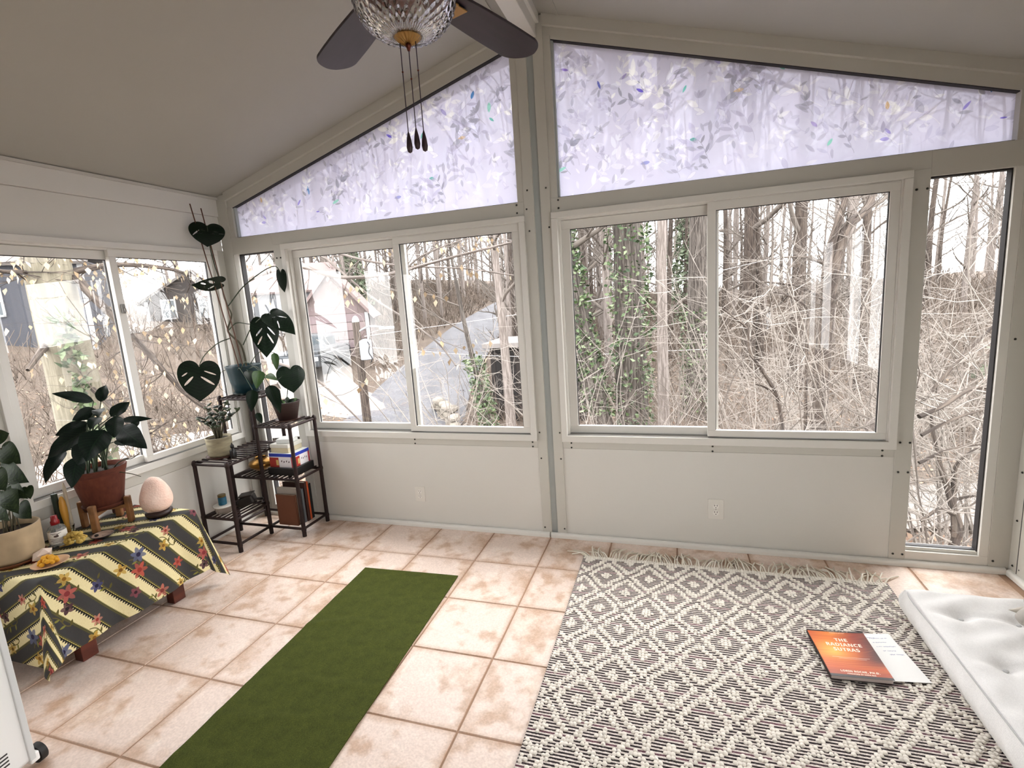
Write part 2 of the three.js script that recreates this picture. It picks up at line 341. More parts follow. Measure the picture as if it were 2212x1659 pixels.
// ---------- ceiling ----------
{
  const slope = (side) => {
    const xe = side ? W + 0.55 : -0.55, ye = EAVE - SL * 0.55;
    const sh = new THREE.Shape([new THREE.Vector2(xe, ye), new THREE.Vector2(MID, ceilY(MID)), new THREE.Vector2(MID, ceilY(MID) + 0.12), new THREE.Vector2(xe, ye + 0.12)]);
    return boxUV(new THREE.ExtrudeGeometry(sh, { depth: D + 0.12 + 0.4, bevelEnabled: false }).translate(0, 0, -0.4));
  };
  const c = struct('ceiling', 'smooth off-white sloping ceiling panels meeting at a ridge beam');
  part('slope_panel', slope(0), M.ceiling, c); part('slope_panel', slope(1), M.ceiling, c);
  part('ridge_beam', merge([bx(2.318, 2.412, 2.952, 3.12, 0.004, D, 0.004), bx(2.3, 2.43, 3.02, 3.12, 0.004, D, 0.004)]), mat('#dddad2', 0.5), c);
  const seam = bx(0, 0.018, 0, 0.006, 0.012, D); // cover strips beside the ridge, following the pitch
  for (const [s, d] of [[1, 0.16], [-1, 0.16]]) { const m = part('cover_strip', seam, M.ceiling, c); m.position.set(MID + s * d, ceilY(MID + d) - 0.005, 0); m.rotation.z = -s * Math.atan(SL); }
  screws(c, [[2.318, 2.985, 0.42]]);
  const cl1 = part('cornice', bx(0, 0.014, -0.012, 0.004, 0.0, D), M.metal, c); cl1.position.set(0.012, EAVE - 0.002, 0);
}
// ---------- baseboards ----------
function quarter(len) { const s = new THREE.Shape(); s.moveTo(0, 0); s.lineTo(0.019, 0); s.lineTo(0.019, 0.014); s.quadraticCurveTo(0.018, 0.03, 0, 0.031); s.closePath(); return boxUV(new THREE.ExtrudeGeometry(s, { depth: len, bevelEnabled: false })); }
for (const [n, len, pos, turn] of [['baseboard_back', W - 0.04, [W - 0.02, 0, 0.004], -PI / 2], ['baseboard_left', D - 0.03, [0.004, 0, 0.005], 0], ['baseboard_right', D - 0.03, [W - 0.004, 0, D - 0.01], PI]]) {
  const g = struct(n, 'thin white quarter-round baseboard'); g.position.set(...pos); g.rotation.y = turn;
  if (n === 'baseboard_back') { part('strip', quarter(len * 0.505), M.white, g); const b = part('strip', quarter(len * 0.493), M.white, g); b.position.z = len * 0.507; } else part('strip', quarter(len), M.white, g);
}
// ---------- wall outlets ----------
for (const [x, y, s, l] of [[1.408, 0.237, 0.9, 'small almond wall outlet under the window beside the plant shelf'], [3.338, 0.252, 1, 'white wall outlet above the fringed end of the rug']]) {
  const t = thing('wall_outlet', l, 'outlet', [x, y, -0.004], 0); t.scale.setScalar(s);
  part('cover_plate', bx(-0.043, 0.043, -0.062, 0.062, 0, 0.007, 0.0035), mat('#e4e1da', 0.35), t);
  for (const dy of [0.02, -0.02]) {
    const so = part('socket', new THREE.CylinderGeometry(0.0165, 0.0165, 0.004, 24).rotateX(PI / 2).translate(0, dy, 0.0075), mat('#f0eee8', 0.3), t);
    part('slot', merge([bx(-0.0085, -0.0055, dy + 0.001, dy + 0.01, 0.009, 0.0101), bx(0.0055, 0.0085, dy + 0.001, dy + 0.01, 0.009, 0.0101), new THREE.CylinderGeometry(0.0028, 0.0028, 0.001, 10).rotateX(PI / 2).translate(0, dy - 0.008, 0.0097)]), M.gasket, so);
  }
  part('screw', new THREE.CylinderGeometry(0.0022, 0.0022, 0.002, 10).rotateX(PI / 2).translate(0, 0, 0.0075), M.screw, t);
}
// ================= THINGS IN THE ROOM =================
const LILY=[[0.110,1.147,1.115,0.050,1.218,1.263,0.061],[0.148,1.139,1.104,0.120,1.221,1.045,0.061],[0.154,1.107,1.140,0.112,1.069,1.235,0.069],[0.219,1.116,1.160,0.274,1.080,1.213,0.058],[0.229,1.062,1.123,0.246,1.122,1.022,0.071],[0.284,1.039,1.110,0.413,1.032,1.038,0.037],[0.278,1.084,1.210,0.309,1.035,1.284,0.061],[0.140,1.037,1.178,0.050,1.001,1.289,0.075],[0.360,1.083,1.184,0.426,0.986,1.255,0.083],[0.315,1.013,1.147,0.513,0.905,1.166,0.111],[0.176,1.014,1.213,0.050,0.895,1.343,0.098],[0.326,1.020,1.228,0.322,0.886,1.338,0.140],[0.066,0.916,1.266,0.050,0.774,1.376,0.072],[0.216,0.899,1.306,0.253,0.760,1.383,0.089],[0.288,0.972,1.291,0.260,0.866,1.341,0.102],[0.307,0.988,1.080,0.293,1.020,1.025,0.038],[0.179,0.913,1.102,0.179,0.879,1.034,0.036]];
const MONST=[[0.125,2.163,0.217,0.125,2.022,0.241,0.214],[0.125,1.780,0.175,0.125,1.766,0.413,0.109],[0.534,1.827,0.057,0.529,1.688,0.030,0.071],[0.457,1.555,0.130,0.697,1.403,0.187,0.151],[0.382,1.500,0.111,0.474,1.259,0.231,0.185],[0.125,1.242,0.455,0.127,1.007,0.495,0.248]];
const PHILO=[[0.659,1.176,0.240,0.738,1.032,0.325,0.178]];
const TRAIL=[[0.502,1.186,0.342,0.538,1.077,0.424,0.079],[0.457,1.063,0.378,0.489,0.928,0.445,0.073],[0.527,1.078,0.300,0.655,0.903,0.375,0.086],[0.485,1.283,0.170,0.501,1.162,0.186,0.051],[0.392,1.186,0.324,0.497,1.100,0.412,0.061],[0.445,0.901,0.358,0.477,0.828,0.361,0.043],[0.469,1.141,0.254,0.581,1.105,0.277,0.050]];
const POTHOS=[[0.090,1.070,1.561,0.110,1.076,1.501,0.100],[0.198,1.030,1.587,0.258,0.948,1.561,0.093],[0.193,0.943,1.604,0.340,0.874,1.590,0.092],[0.257,0.874,1.617,0.372,0.811,1.623,0.058],[0.274,0.854,1.647,0.394,0.767,1.678,0.081],[0.235,0.816,1.667,0.355,0.739,1.695,0.089],[0.271,0.768,1.610,0.350,0.714,1.616,0.075],[0.308,0.848,1.584,0.323,0.793,1.589,0.042],[0.265,0.946,1.666,0.341,0.869,1.676,0.081],[0.159,0.802,1.534,0.189,0.767,1.584,0.056]];
const STAKE1=[[0.060,2.304,0.264],[0.170,1.198,0.159]];
const STAKE2=[[0.060,2.286,0.183],[0.160,1.192,0.121]];
const MSTEM=[[0.220,1.197,0.164],[0.185,1.346,0.149],[0.107,1.432,0.159],[0.098,1.458,0.157],[0.124,1.560,0.130],[0.100,1.620,0.127]];
const MP1=[[0.125,1.619,0.151],[0.125,1.786,0.185],[0.125,2.002,0.219],[0.125,2.163,0.217]];
const MP2=[[0.125,1.619,0.151],[0.125,1.691,0.173],[0.125,1.780,0.175]];
const MP3=[[0.125,1.619,0.151],[0.261,1.761,0.104],[0.498,1.870,0.061],[0.534,1.827,0.057]];
const MP4=[[0.200,1.344,0.144],[0.304,1.471,0.142],[0.414,1.533,0.148],[0.457,1.555,0.130]];
const MP5=[[0.125,1.449,0.184],[0.155,1.500,0.131],[0.265,1.487,0.119],[0.382,1.500,0.111]];
const MP6=[[0.125,1.399,0.170],[0.125,1.372,0.285],[0.125,1.298,0.409],[0.125,1.242,0.455]];
const MP7=[[0.255,1.273,0.193],[0.432,1.261,0.191],[0.575,1.211,0.207],[0.659,1.176,0.240]];
// ---------- yoga mat ----------
{
  const w = 0.6, l = 1.78, nx = 24, nz = 110, g = new THREE.BoxGeometry(w, 0.005, l, nx, 1, nz), p = g.attributes.position;
  const ridges = [[0.52, 0.004, 0.02, 0.05], [0.6, 0.002, 0.03, -0.04], [0.86, 0.003, 0.022, 0.02], [0.98, 0.0035, 0.018, -0.06], [1.08, 0.003, 0.025, 0.03], [0.3, 0.0015, 0.03, 0.02], [1.3, 0.003, 0.03, 0.02]];
  for (let i = 0; i < p.count; i++) {
    const x = p.getX(i), z = p.getZ(i) + l / 2; let y = p.getY(i) + 0.003;
    for (const [c, h, s, k] of ridges) y += h * Math.exp(-(((z - c - k * Math.sin(x * 7 + c * 9)) / s) ** 2)) * (0.55 + 0.45 * Math.sin(x * 6 + c * 31));
    p.setY(i, y + 0.0006 * Math.sin(x * 9 + z * 4));
  }
  g.computeVertexNormals();
  const t = tex(256, (u, v) => { const n = (fbm(u, v, 128, 1, 3) - 0.5) * 30 + (fbm(u, v, 6, 3, 9) - 0.5) * 16; return [cl(64 + n), cl(71 + n), cl(17 + n * 0.6)]; });
  t.repeat.set(3, 9);
  single('yoga_mat', g, phys('#ffffff', 0.9, { specularIntensity: 0.5, map: t, bumpMap: grainTex, bumpScale: 0.0004 }), 'dark olive green yoga mat unrolled on the tiles', 'yoga mat', [1.655, 0.0005, 1.475], 0.035);
}
// ---------- woven rug ----------
const RUG = { x0: 2.588, x1: 4.128, z0: 0.225, z1: 2.55 };
{
  const rug = thing('area_rug', 'cream and dark woven rug with raised diamond pattern and fringe', 'rug', [0, 0, 0]);
  const st = tex(256, (u, v) => {
    const row = Math.floor(v * 16), ph = hash2(row, 3, 7), f = (v * 16) % 1, n = (vnoise(u * 64, v * 128, 64, 4) - 0.5) * 50;
    const wob = f + 0.12 * (vnoise(u * 32, row, 32, 8) - 0.5);
    let c = wob < 0.5 ? (ph < 0.55 ? [40, 30, 32] : ph < 0.8 ? [104, 70, 80] : [64, 52, 54]) : [208, 198, 190];
    return [cl(c[0] + n), cl(c[1] + n), cl(c[2] + n)];
  });
  const weaveBump = tex(256, (u, v) => { const f = Math.abs(((v * 16) % 1) - 0.5) * 2, x = Math.abs(((u * 24 + Math.floor(v * 16) * 0.5) % 1) - 0.5); const n = cl(60 + 150 * f * (1 - x * 0.8)); return [n, n, n]; }, false);
  for (const t of [st, weaveBump]) t.repeat.set(1 / 0.22, 1 / 0.22);
  part('weave', bx(RUG.x0, RUG.x1, 0.0008, 0.009, RUG.z0, RUG.z1, 0.003), mat('#ffffff', 0.95, { map: st, bumpMap: weaveBump, bumpScale: 0.004 }), rug);
  // raised loops of the diamonds
  const px = 0.0137, pz = 0.0149, a = 0.2275 / 2, b = 0.298 / 2, list = []; seed(3);
  for (let i = 1; i * px < RUG.x1 - RUG.x0 - 0.006; i++) for (let j = 1; j * pz < RUG.z1 - RUG.z0 - 0.006; j++) {
    const x = RUG.x0 + i * px, z = RUG.z0 + j * pz, u = (x - 2.745) / (2 * a), v = (z - 0.422) / (2 * b);
    const l1 = Math.abs(u - Math.round(u)) * 2 + Math.abs(v - Math.round(v)) * 2;         // 0 at one family of centres, 2 at the other
    const L = Math.min(l1, 2 - l1), row = j < 3;
    if ((L > 0.655 && L < 0.9) || L < 0.26 || row) list.push([x + rr(-0.0015, 0.0015), z + rr(-0.0015, 0.0015), rr(0.85, 1.15)]);
  }
  const bead = new THREE.IcosahedronGeometry(0.0082, 1).scale(1.02, 0.66, 1);
  const im = new THREE.InstancedMesh(bead, mat('#fdf8f0', 1.0, { bumpMap: grainTex, bumpScale: 0.0008 }), list.length), m4 = new THREE.Matrix4(), q = new THREE.Quaternion(), col = new THREE.Color();
  list.forEach(([x, z, s], k) => { q.setFromEuler(new THREE.Euler(rr(-0.25, 0.25), rnd() * 6, rr(-0.25, 0.25))); m4.compose(V(x, 0.0098, z), q, V(s, s, s)); im.setMatrixAt(k, m4); const t = rr(0.92, 1); im.setColorAt(k, col.setRGB(t, t * 0.985, t * 0.96)); });
  im.name = 'raised_loops'; im.userData.kind = 'stuff'; rug.add(im);
  // fringe: single knotted strands
  const fm = [mat('#e9e2d4', 1), mat('#f4eee2', 1), mat('#dcd3c2', 1)], strands = [];
  for (let k = 0; k < 8; k++) {
    const o = newOut(), L = rr(0.09, 0.125), bend = rr(-0.035, 0.035), lift = rr(0.006, 0.022);
    const pts = smoothPts([V(0, 0.008, 0), V(bend * 0.3, 0.008 + lift, -L * 0.35), V(bend * 0.9, 0.006 + lift * 0.4, -L * 0.75), V(bend * 1.4, 0.0045, -L)], 9);
    tubeArrays(pts, pts.map((_, i) => 0.0042 - 0.0008 * i / 9), 5, o); strands.push(fromOut(o));
  }
  const N = 118;
  for (let k = 0; k < N; k++) { const m = part('tassel', strands[Math.floor(rnd() * 8)], fm[k % 3], rug); m.position.set(RUG.x0 + 0.012 + (RUG.x1 - RUG.x0 - 0.024) * k / (N - 1), 0, RUG.z0 + 0.004); m.rotation.y = 0.45 * Math.sin(k * 0.21) + rr(-0.35, 0.35) + (k < 3 ? 0.9 : 0); }
}
// ---------- book and handwritten sheet on the rug ----------
const RT = 0.0162; // top of the rug pile
{
  const paper = canvasTex(512, 640, (c, w, h) => {
    c.fillStyle = '#f3f3f1'; c.fillRect(0, 0, w, h); c.strokeStyle = '#7d7fa8'; c.lineWidth = 3.2; seed(9);
    for (const [y, x0, n] of [[60, 40, 26], [70, 300, 14], [130, 300, 12], [190, 300, 15], [250, 330, 11], [300, 360, 12], [560, 60, 12]]) { c.beginPath(); let x = x0; c.moveTo(x, y); for (let k = 0; k < n; k++) { x += 6 + rnd() * 7; c.quadraticCurveTo(x - 4, y - 14 + rnd() * 8, x, y + rnd() * 8 - 3); if (rnd() < 0.18) { x += 10; c.moveTo(x, y); } } c.stroke(); }
  });
  const g = new THREE.BoxGeometry(0.216, 0.0006, 0.28, 10, 1, 12), p = g.attributes.position;
  for (let i = 0; i < p.count; i++) { const x = p.getX(i), z = p.getZ(i); p.setY(i, p.getY(i) + 0.0045 * Math.max(0, x * 8 - 0.3) * Math.max(0, -z * 5) + 0.0015 * Math.sin(x * 20 + z * 11)); }
  g.computeVertexNormals();
  const s = single('paper_sheet', g, mat('#ffffff', 0.85, { map: paper }), 'white sheet with blue handwriting tucked under the orange book', 'paper', [3.895, RT + 0.0025, 0.83], 0.17);
  const cover = canvasTex(1024, 1320, (c, w, h) => {
    const gr = c.createLinearGradient(0, 0, w, h * 0.5); gr.addColorStop(0, '#c9541a'); gr.addColorStop(0.35, '#e8862a'); gr.addColorStop(0.62, '#8d2b10'); gr.addColorStop(1, '#3a0f0b'); c.fillStyle = gr; c.fillRect(0, 0, w, h);
    const g2 = c.createRadialGradient(w * 0.28, h * 0.46, 30, w * 0.3, h * 0.5, w * 0.75); g2.addColorStop(0, 'rgba(255,196,84,0.95)'); g2.addColorStop(0.45, 'rgba(236,120,30,0.75)'); g2.addColorStop(1, 'rgba(150,40,10,0)'); c.fillStyle = g2; c.fillRect(0, h * 0.12, w, h * 0.8);
    const g3 = c.createLinearGradient(0, h * 0.6, 0, h); g3.addColorStop(0, 'rgba(200,80,10,0)'); g3.addColorStop(0.5, 'rgba(210,90,16,0.9)'); g3.addColorStop(1, 'rgba(150,50,10,1)'); c.fillStyle = g3; c.fillRect(0, h * 0.6, w, h * 0.4);
    seed(4); for (let k = 0; k < 60; k++) { c.globalAlpha = 0.12; c.strokeStyle = k % 3 ? '#ffcf7a' : '#5a1408'; c.lineWidth = rr(2, 9); const y = rr(0.1, 1) * h; c.beginPath(); c.moveTo(-20, y); c.bezierCurveTo(w * 0.3, y + rr(-60, 60), w * 0.7, y + rr(-160, 40), w + 20, y + rr(-240, 10)); c.stroke(); }
    c.globalAlpha = 1; c.fillStyle = '#1c0a08'; c.fillRect(0, 0, w, 46); c.fillRect(0, h - 58, w, 58);
    c.fillStyle = '#f6e8d6'; c.textAlign = 'center';
    c.font = '30px sans-serif'; c.fillText('112 GATEWAYS TO THE YOGA OF', w * 0.52, 34); c.fillText('WONDER & DELIGHT', w * 0.52, 84);
    c.font = 'bold 128px sans-serif'; c.fillText('THE', w * 0.52, 330); c.fillText('RADIANCE', w * 0.52, 470); c.fillText('SUTRAS', w * 0.52, 610);
    c.fillRect(w * 0.2, 790, w * 0.62, 5); c.fillRect(w * 0.3, 826, w * 0.46, 4);
    c.font = 'bold 66px sans-serif'; c.fillText('LORIN ROCHE, PH.D.', w * 0.52, 1190); c.font = 'bold 38px sans-serif'; c.fillText('FOREWORD BY SHIVA REA', w * 0.52, 1246);
  });
  const b = thing('paperback_book', 'orange and dark red paperback with white title lying on the rug', 'book', [3.772, RT + 0.004, 0.862], 0.08);
  part('page_block', bx(-0.106, 0.104, 0.0006, 0.016, -0.136, 0.136), mat('#b6a9a4', 0.9), b);
  const cg = (y, bend) => { const q = new THREE.BoxGeometry(0.216, 0.0008, 0.279, 16, 1, 16), pp = q.attributes.position; for (let i = 0; i < pp.count; i++) { const x = pp.getX(i) / 0.108, z = pp.getZ(i) / 0.14; pp.setY(i, pp.getY(i) + y + bend * Math.max(0, x) ** 2 * (0.4 + 0.6 * Math.max(0, -z + 0.5))); } q.computeVertexNormals(); return q; };
  const plainCover = mat('#241312', 0.5), front = mat('#ffffff', 0.32, { map: cover });
  const top = new THREE.Mesh(cg(0.0166, 0.004), [plainCover, plainCover, front, plainCover, plainCover, plainCover]); top.name = 'front_cover'; b.add(top);
  part('back_cover', cg(0.0002, 0), plainCover, b); part('spine', bx(-0.1085, -0.1065, 0.0, 0.017, -0.139, 0.139), plainCover, b);
}
// ---------- floor cushion (tufted futon) ----------
{
  const x0 = 4.10, x1 = 4.69, z0 = 0.49, z1 = 2.5, H = 0.15, nx = 44, nz = 120;
  const tufts = []; for (let i = 0; i < 3; i++) for (let j = 0; j < 7; j++) tufts.push([x0 + 0.135 + i * 0.19, z0 + 0.17 + j * 0.3 + (i % 2 ? 0.0 : 0.0)]);
  const o = newOut(), hw = (x1 - x0) / 2, hz = (z1 - z0) / 2, cx = (x0 + x1) / 2, cz = (z0 + z1) / 2;
  const prof = 8; // side rows
  const P = (s, t) => { // s,t in -1..1, rounded rectangle plan
    const x = s * hw, z = t * hz; return [x, z];
  };
  const rowsX = nx + 1, add = (x, y, z, u, v) => { o.pos.push(x, y, z); o.nor.push(0, 1, 0); o.uv.push(u, v); };
  for (let sgn of [1, -1]) {
    const base = o.pos.length / 3;
    for (let j = 0; j <= nz; j++) for (let i = 0; i <= nx; i++) {
      const ease = (q) => Math.sign(q) * (1 - (1 - Math.abs(q)) ** 1.6);
      const s = ease(i / nx * 2 - 1), t = Math.sign(j / nz * 2 - 1) * (1 - (1 - Math.abs(j / nz * 2 - 1)) ** 1.15), x = cx + s * hw, z = cz + t * hz;
      const e = Math.max(0, 1 - ((1 - Math.abs(s)) * hw) / 0.06), e2 = Math.max(0, 1 - ((1 - Math.abs(t)) * hz) / 0.06);
      const rim = Math.min(1, Math.sqrt(Math.max(0, 1 - e * e))) * Math.min(1, Math.sqrt(Math.max(0, 1 - e2 * e2)));
      let y = H / 2 + sgn * (H / 2) * (0.76 + 0.24 * rim);
      if (sgn > 0) {
        for (const [tx, tz] of tufts) { const d = Math.hypot(x - tx, z - tz); y -= 0.026 * Math.exp(-((d / 0.04) ** 2)) + 0.006 * Math.exp(-((d / 0.15) ** 2)); const ax = Math.abs(z - tz), bx2 = Math.abs(x - tx); y -= 0.012 * Math.exp(-((ax / 0.016) ** 2)) * Math.exp(-((bx2 / 0.11) ** 2)); }
        y += 0.0035 * Math.sin(x * 37 + Math.sin(z * 23) * 2) * rim + 0.003 * Math.sin(z * 51 + x * 17) * rim;
      } else y = Math.max(0.002, y);
      const bulge = 0; add(x, y, z, x, z);
    }
    for (let j = 0; j < nz; j++) for (let i = 0; i < nx; i++) { const a = base + j * rowsX + i, b = a + rowsX; sgn > 0 ? o.idx.push(a, b, a + 1, b, b + 1, a + 1) : o.idx.push(a, a + 1, b, b, a + 1, b + 1); }
  }
  // side skirt joins the two rims, bulging a little
  const n1 = rowsX * (nz + 1), ring = []; for (let i = 0; i <= nx; i++) ring.push(i); for (let j = 1; j <= nz; j++) ring.push(j * rowsX + nx); for (let i = nx - 1; i >= 0; i--) ring.push(nz * rowsX + i); for (let j = nz - 1; j >= 1; j--) ring.push(j * rowsX);
  const R = ring.length, sb = o.pos.length / 3;
  for (let k = 0; k < R; k++) { const a = ring[k] * 3, b = (ring[k] + n1) * 3; for (let q = 0; q <= prof; q++) { const f = q / prof, bul = 0.022 * Math.sin(PI * f) + 0.003 * Math.sin(k * 0.9 + f * 5) * Math.sin(PI * f); const dx = o.pos[a] - cx, dz = o.pos[a + 2] - cz, nxv = Math.abs(dx) > hw - 1e-3 ? Math.sign(dx) : 0, nzv = Math.abs(dz) > hz - 1e-3 ? Math.sign(dz) : 0, l = Math.hypot(nxv, nzv) || 1; o.pos.push(o.pos[a] + bul * nxv / l, o.pos[a + 1] + (o.pos[b + 1] - o.pos[a + 1]) * f, o.pos[a + 2] + bul * nzv / l); o.nor.push(0, 1, 0); o.uv.push(k * 0.01, f * 0.12); } }
  for (let k = 0; k < R; k++) for (let q = 0; q < prof; q++) { const a = sb + k * (prof + 1) + q, b = sb + ((k + 1) % R) * (prof + 1) + q; o.idx.push(a, b, a + 1, b, b + 1, a + 1); }
  const g = fromOut(o); g.computeVertexNormals();
  const linen = tex(256, (u, v) => { const n = (fbm(u, v, 128, 1, 21) - 0.5) * 14 + (Math.sin(u * 402) + Math.sin(v * 402)) * 2; return [cl(234 + n), cl(233 + n), cl(232 + n)]; }); linen.repeat.set(5, 5);
  const c = thing('floor_cushion', 'light grey tufted futon cushion lying along the wall', 'cushion');
  part('mattress', g, mat('#ffffff', 0.9, { map: linen, bumpMap: grainTex, bumpScale: 0.0006 }), c);
  const seamPts = (y, off) => [V(x0 + 0.02, y, z0 - off), V(x0 - off * 0.4, y, z0 + 0.03), V(x0 - off, y, z0 + 0.4), V(x0 - off, y, z1 - 0.03)];
  part('piping', tube(seamPts(0.131, 0.002), 0.0028, 0.0028, 60, 6), mat('#c3c3c4', 0.9), c);
  const btn = new THREE.SphereGeometry(0.009, 12, 6).scale(1, 0.5, 1);
  for (const [tx, tz] of tufts) { const m = part('tuft_button', btn, mat('#bdbdbd', 0.9), c); m.position.set(tx, 0.115, tz); }
}
// ---------- small knotted pillow at the picture's edge ----------
{
  const g = new THREE.SphereGeometry(0.13, 36, 24); const p = g.attributes.position;
  for (let i = 0; i < p.count; i++) { const v = V(p.getX(i), p.getY(i), p.getZ(i)).divideScalar(0.13), a = Math.atan2(v.z, v.x), r = 0.11 + 0.035 * Math.cos(4 * a + 0.6) * (1 - v.y * v.y); p.setXYZ(i, v.x * r, v.y * 0.06, v.z * r); }
  g.computeVertexNormals();
  const t = thing('throw_pillow', 'small grey pillow with a pinched corner on the floor cushion', 'pillow', [4.505, 0.203, 0.735], 0);
  part('pillow', g, mat('#b9b4ad', 0.95, { bumpMap: grainTex, bumpScale: 0.001 }), t);
  part('corner_tab', new THREE.ConeGeometry(0.018, 0.05, 10).rotateZ(PI / 2).translate(-0.125, 0.01, -0.02), mat('#c9c2b8', 0.95), t);
}
// ---------- white heater ----------
{
  const t = thing('panel_heater', 'white upright electric heater on black wheels beside the table', 'heater', [0.945, 0, 2.085], 0.12);
  const body = mat('#f0f1f0', 0.35);
  part('body', bx(-0.32, 0, 0.055, 0.69, -0.03, 0.14, 0.018), body, t);
  part('side_trim', bx(-0.004, 0.006, 0.06, 0.67, -0.026, -0.006, 0.003), mat('#d3d6d6', 0.4), t);
  for (let k = 0; k < 4; k++) part('vent_slot', bx(-0.0005, 0.0012, 0.105 + k * 0.013, 0.110 + k * 0.013, 0.045, 0.10), M.gasket, t);
  for (const z of [-0.03, 0.14]) {
    const wz = z < 0 ? -0.065 : 0.165;
    part('axle', rod(V(-0.05, 0.035, z < 0 ? -0.075 : 0.11), V(-0.05, 0.035, z < 0 ? 0.0 : 0.19), 0.008), body, t);
    const wl = part('wheel', new THREE.CylinderGeometry(0.034, 0.034, 0.022, 28).rotateX(PI / 2).translate(-0.05, 0.035, wz), mat('#151515', 0.55), t);
    part('hub', new THREE.CylinderGeometry(0.012, 0.012, 0.026, 14).rotateX(PI / 2).translate(-0.05, 0.035, wz), mat('#303030', 0.4), wl);
    part('foot_bracket', bx(-0.09, -0.015, 0.03, 0.065, z < 0 ? -0.05 : 0.12, z < 0 ? -0.02 : 0.15, 0.006), body, t);
  }
}
// ---------- ceiling fan ----------
{
  const t = thing('ceiling_fan', 'dark-bladed ceiling fan with a cut-glass bowl and three pull chains', 'ceiling fan', [2.362, 2.32, 1.487]);
  const brass = mat('#a5814f', 0.28, { metalness: 1 }), antique = mat('#6e3c30', 0.3, { metalness: 0.8 });
  const woodT = tex(256, (u, v) => { const s = fbm(u * 0.15 + 0.02 * fbm(u, v, 6, 3, 3), v, 32, 3, 2), n = (s - 0.5) * 46; return [cl(40 + n * 0.6), cl(26 + n * 0.5), cl(38 + n * 0.6)]; });
  const wood = mat('#ffffff', 0.38, { map: woodT });
  part('canopy', lathe([[0.001, 0.64], [0.06, 0.64], [0.066, 0.6], [0.045, 0.56], [0.014, 0.545]], 28), brass, t);
  part('downrod', rod(V(0, 0.28, 0), V(0, 0.62, 0), 0.012, 14), brass, t);
  part('motor_housing', lathe([[0.001, 0.145], [0.075, 0.145], [0.085, 0.165], [0.125, 0.19], [0.132, 0.235], [0.115, 0.275], [0.06, 0.3], [0.016, 0.31]], 40), antique, t);
  part('switch_cup', lathe([[0.001, 0.118], [0.05, 0.118], [0.055, 0.13], [0.05, 0.148], [0.001, 0.15]], 32), antique, t);
  part('fitter_ring', lathe([[0.118, 0.128], [0.15, 0.128], [0.155, 0.142], [0.11, 0.15], [0.03, 0.15]], 40), antique, t);
  // blades
  const bl = new THREE.Shape(); bl.moveTo(0.165, -0.055); bl.bezierCurveTo(0.3, -0.068, 0.45, -0.078, 0.6, -0.078); bl.bezierCurveTo(0.645, -0.075, 0.665, -0.05, 0.68, -0.025); bl.quadraticCurveTo(0.688, 0, 0.676, 0.02); bl.bezierCurveTo(0.655, 0.055, 0.625, 0.072, 0.59, 0.073); bl.bezierCurveTo(0.45, 0.075, 0.3, 0.066, 0.165, 0.055); bl.closePath();
  const bg = new THREE.ExtrudeGeometry(bl, { depth: 0.006, bevelEnabled: true, bevelSize: 0.002, bevelThickness: 0.002, bevelSegments: 2, curveSegments: 10 }).rotateX(-PI / 2).rotateX(-0.06).translate(0, 0.182, 0);
  const irons = merge([bx(0.10, 0.2, 0.170, 0.178, -0.018, 0.018, 0.003), bx(0.17, 0.26, 0.172, 0.177, -0.032, 0.032, 0.002)]);
  const shell = (() => { const o = []; for (let k = -3; k <= 3; k++) o.push(new THREE.SphereGeometry(0.016, 10, 8).scale(1.7, 0.5, 0.55).rotateY(-k * 0.3).translate(0.175 + 0.012 * Math.cos(k * 0.3), 0.166, k * 0.0085)); return merge(o); })();
  for (let k = 0; k < 5; k++) {
    const a = (72 + 72 * k) * PI / 180, b = part('blade', bg, wood, t); b.rotation.y = a;
    const i = part('blade_iron', irons, brass, t); i.rotation.y = a; const s = part('shell_ornament', shell, brass, i);
  }
  // cut glass bowl: fluted and diamond-cut closed shell
  const prof = [[0.03, 0.016], [0.06, 0.018], [0.088, 0.03], [0.112, 0.047], [0.132, 0.07], [0.146, 0.098], [0.15, 0.125]], o = newOut(), seg = 192, rows = 40, pts = [];
  const cv = new THREE.CatmullRomCurve3(prof.map(([r, y]) => V(r, y, 0)));
  for (let side = 0; side < 2; side++) for (let i = 0; i <= rows; i++) pts.push([cv.getPoint(side ? 1 - i / rows : i / rows), side, side ? 1 - i / rows : i / rows]);
  for (const [p, side, f] of pts) for (let k = 0; k <= seg; k++) {
    const a = k / seg * 2 * PI, cut = f < 0.12 ? 0 : f < 0.3 ? Math.abs(Math.sin(a * 32)) * 0.8 : Math.abs(Math.sin(a * 16 + f * 14)) * Math.abs(Math.sin(a * 16 - f * 14)) * 1.6;
    const r = p.x + (side ? -0.006 : 0.0045 * (cut - 0.5)), y = p.y + (side ? 0.005 : -0.003 * cut * (1 - f));
    o.pos.push(Math.cos(a) * r, y, Math.sin(a) * r); o.nor.push(0, 1, 0); o.uv.push(k / seg, f);
  }
  const nr = pts.length; for (let i = 0; i < nr; i++) { const i2 = (i + 1) % nr; for (let k = 0; k < seg; k++) { const a = i * (seg + 1) + k, b = i2 * (seg + 1) + k; o.idx.push(a, b, a + 1, b, b + 1, a + 1); } }
  const gg = fromOut(o); gg.computeVertexNormals();
  part('glass_bowl', gg, phys('#ffffff', 0.04, { transmission: 1, thickness: 0.006, ior: 1.5 }), t, 'diamond-cut clear glass bowl');
  for (const [x, z] of [[0.055, 0.02], [-0.05, 0.03], [0.0, -0.055]]) {
    const so = part('lamp_socket', cyl(0.014, 0.014, 0.03, 14).translate(x, 0.098, z), antique, t);
    part('bulb', lathe([[0.001, 0.05], [0.014, 0.054], [0.02, 0.068], [0.016, 0.085], [0.009, 0.1]], 18).translate(x, 0, z), phys('#f4f1ea', 0.35, {}), so);
  }
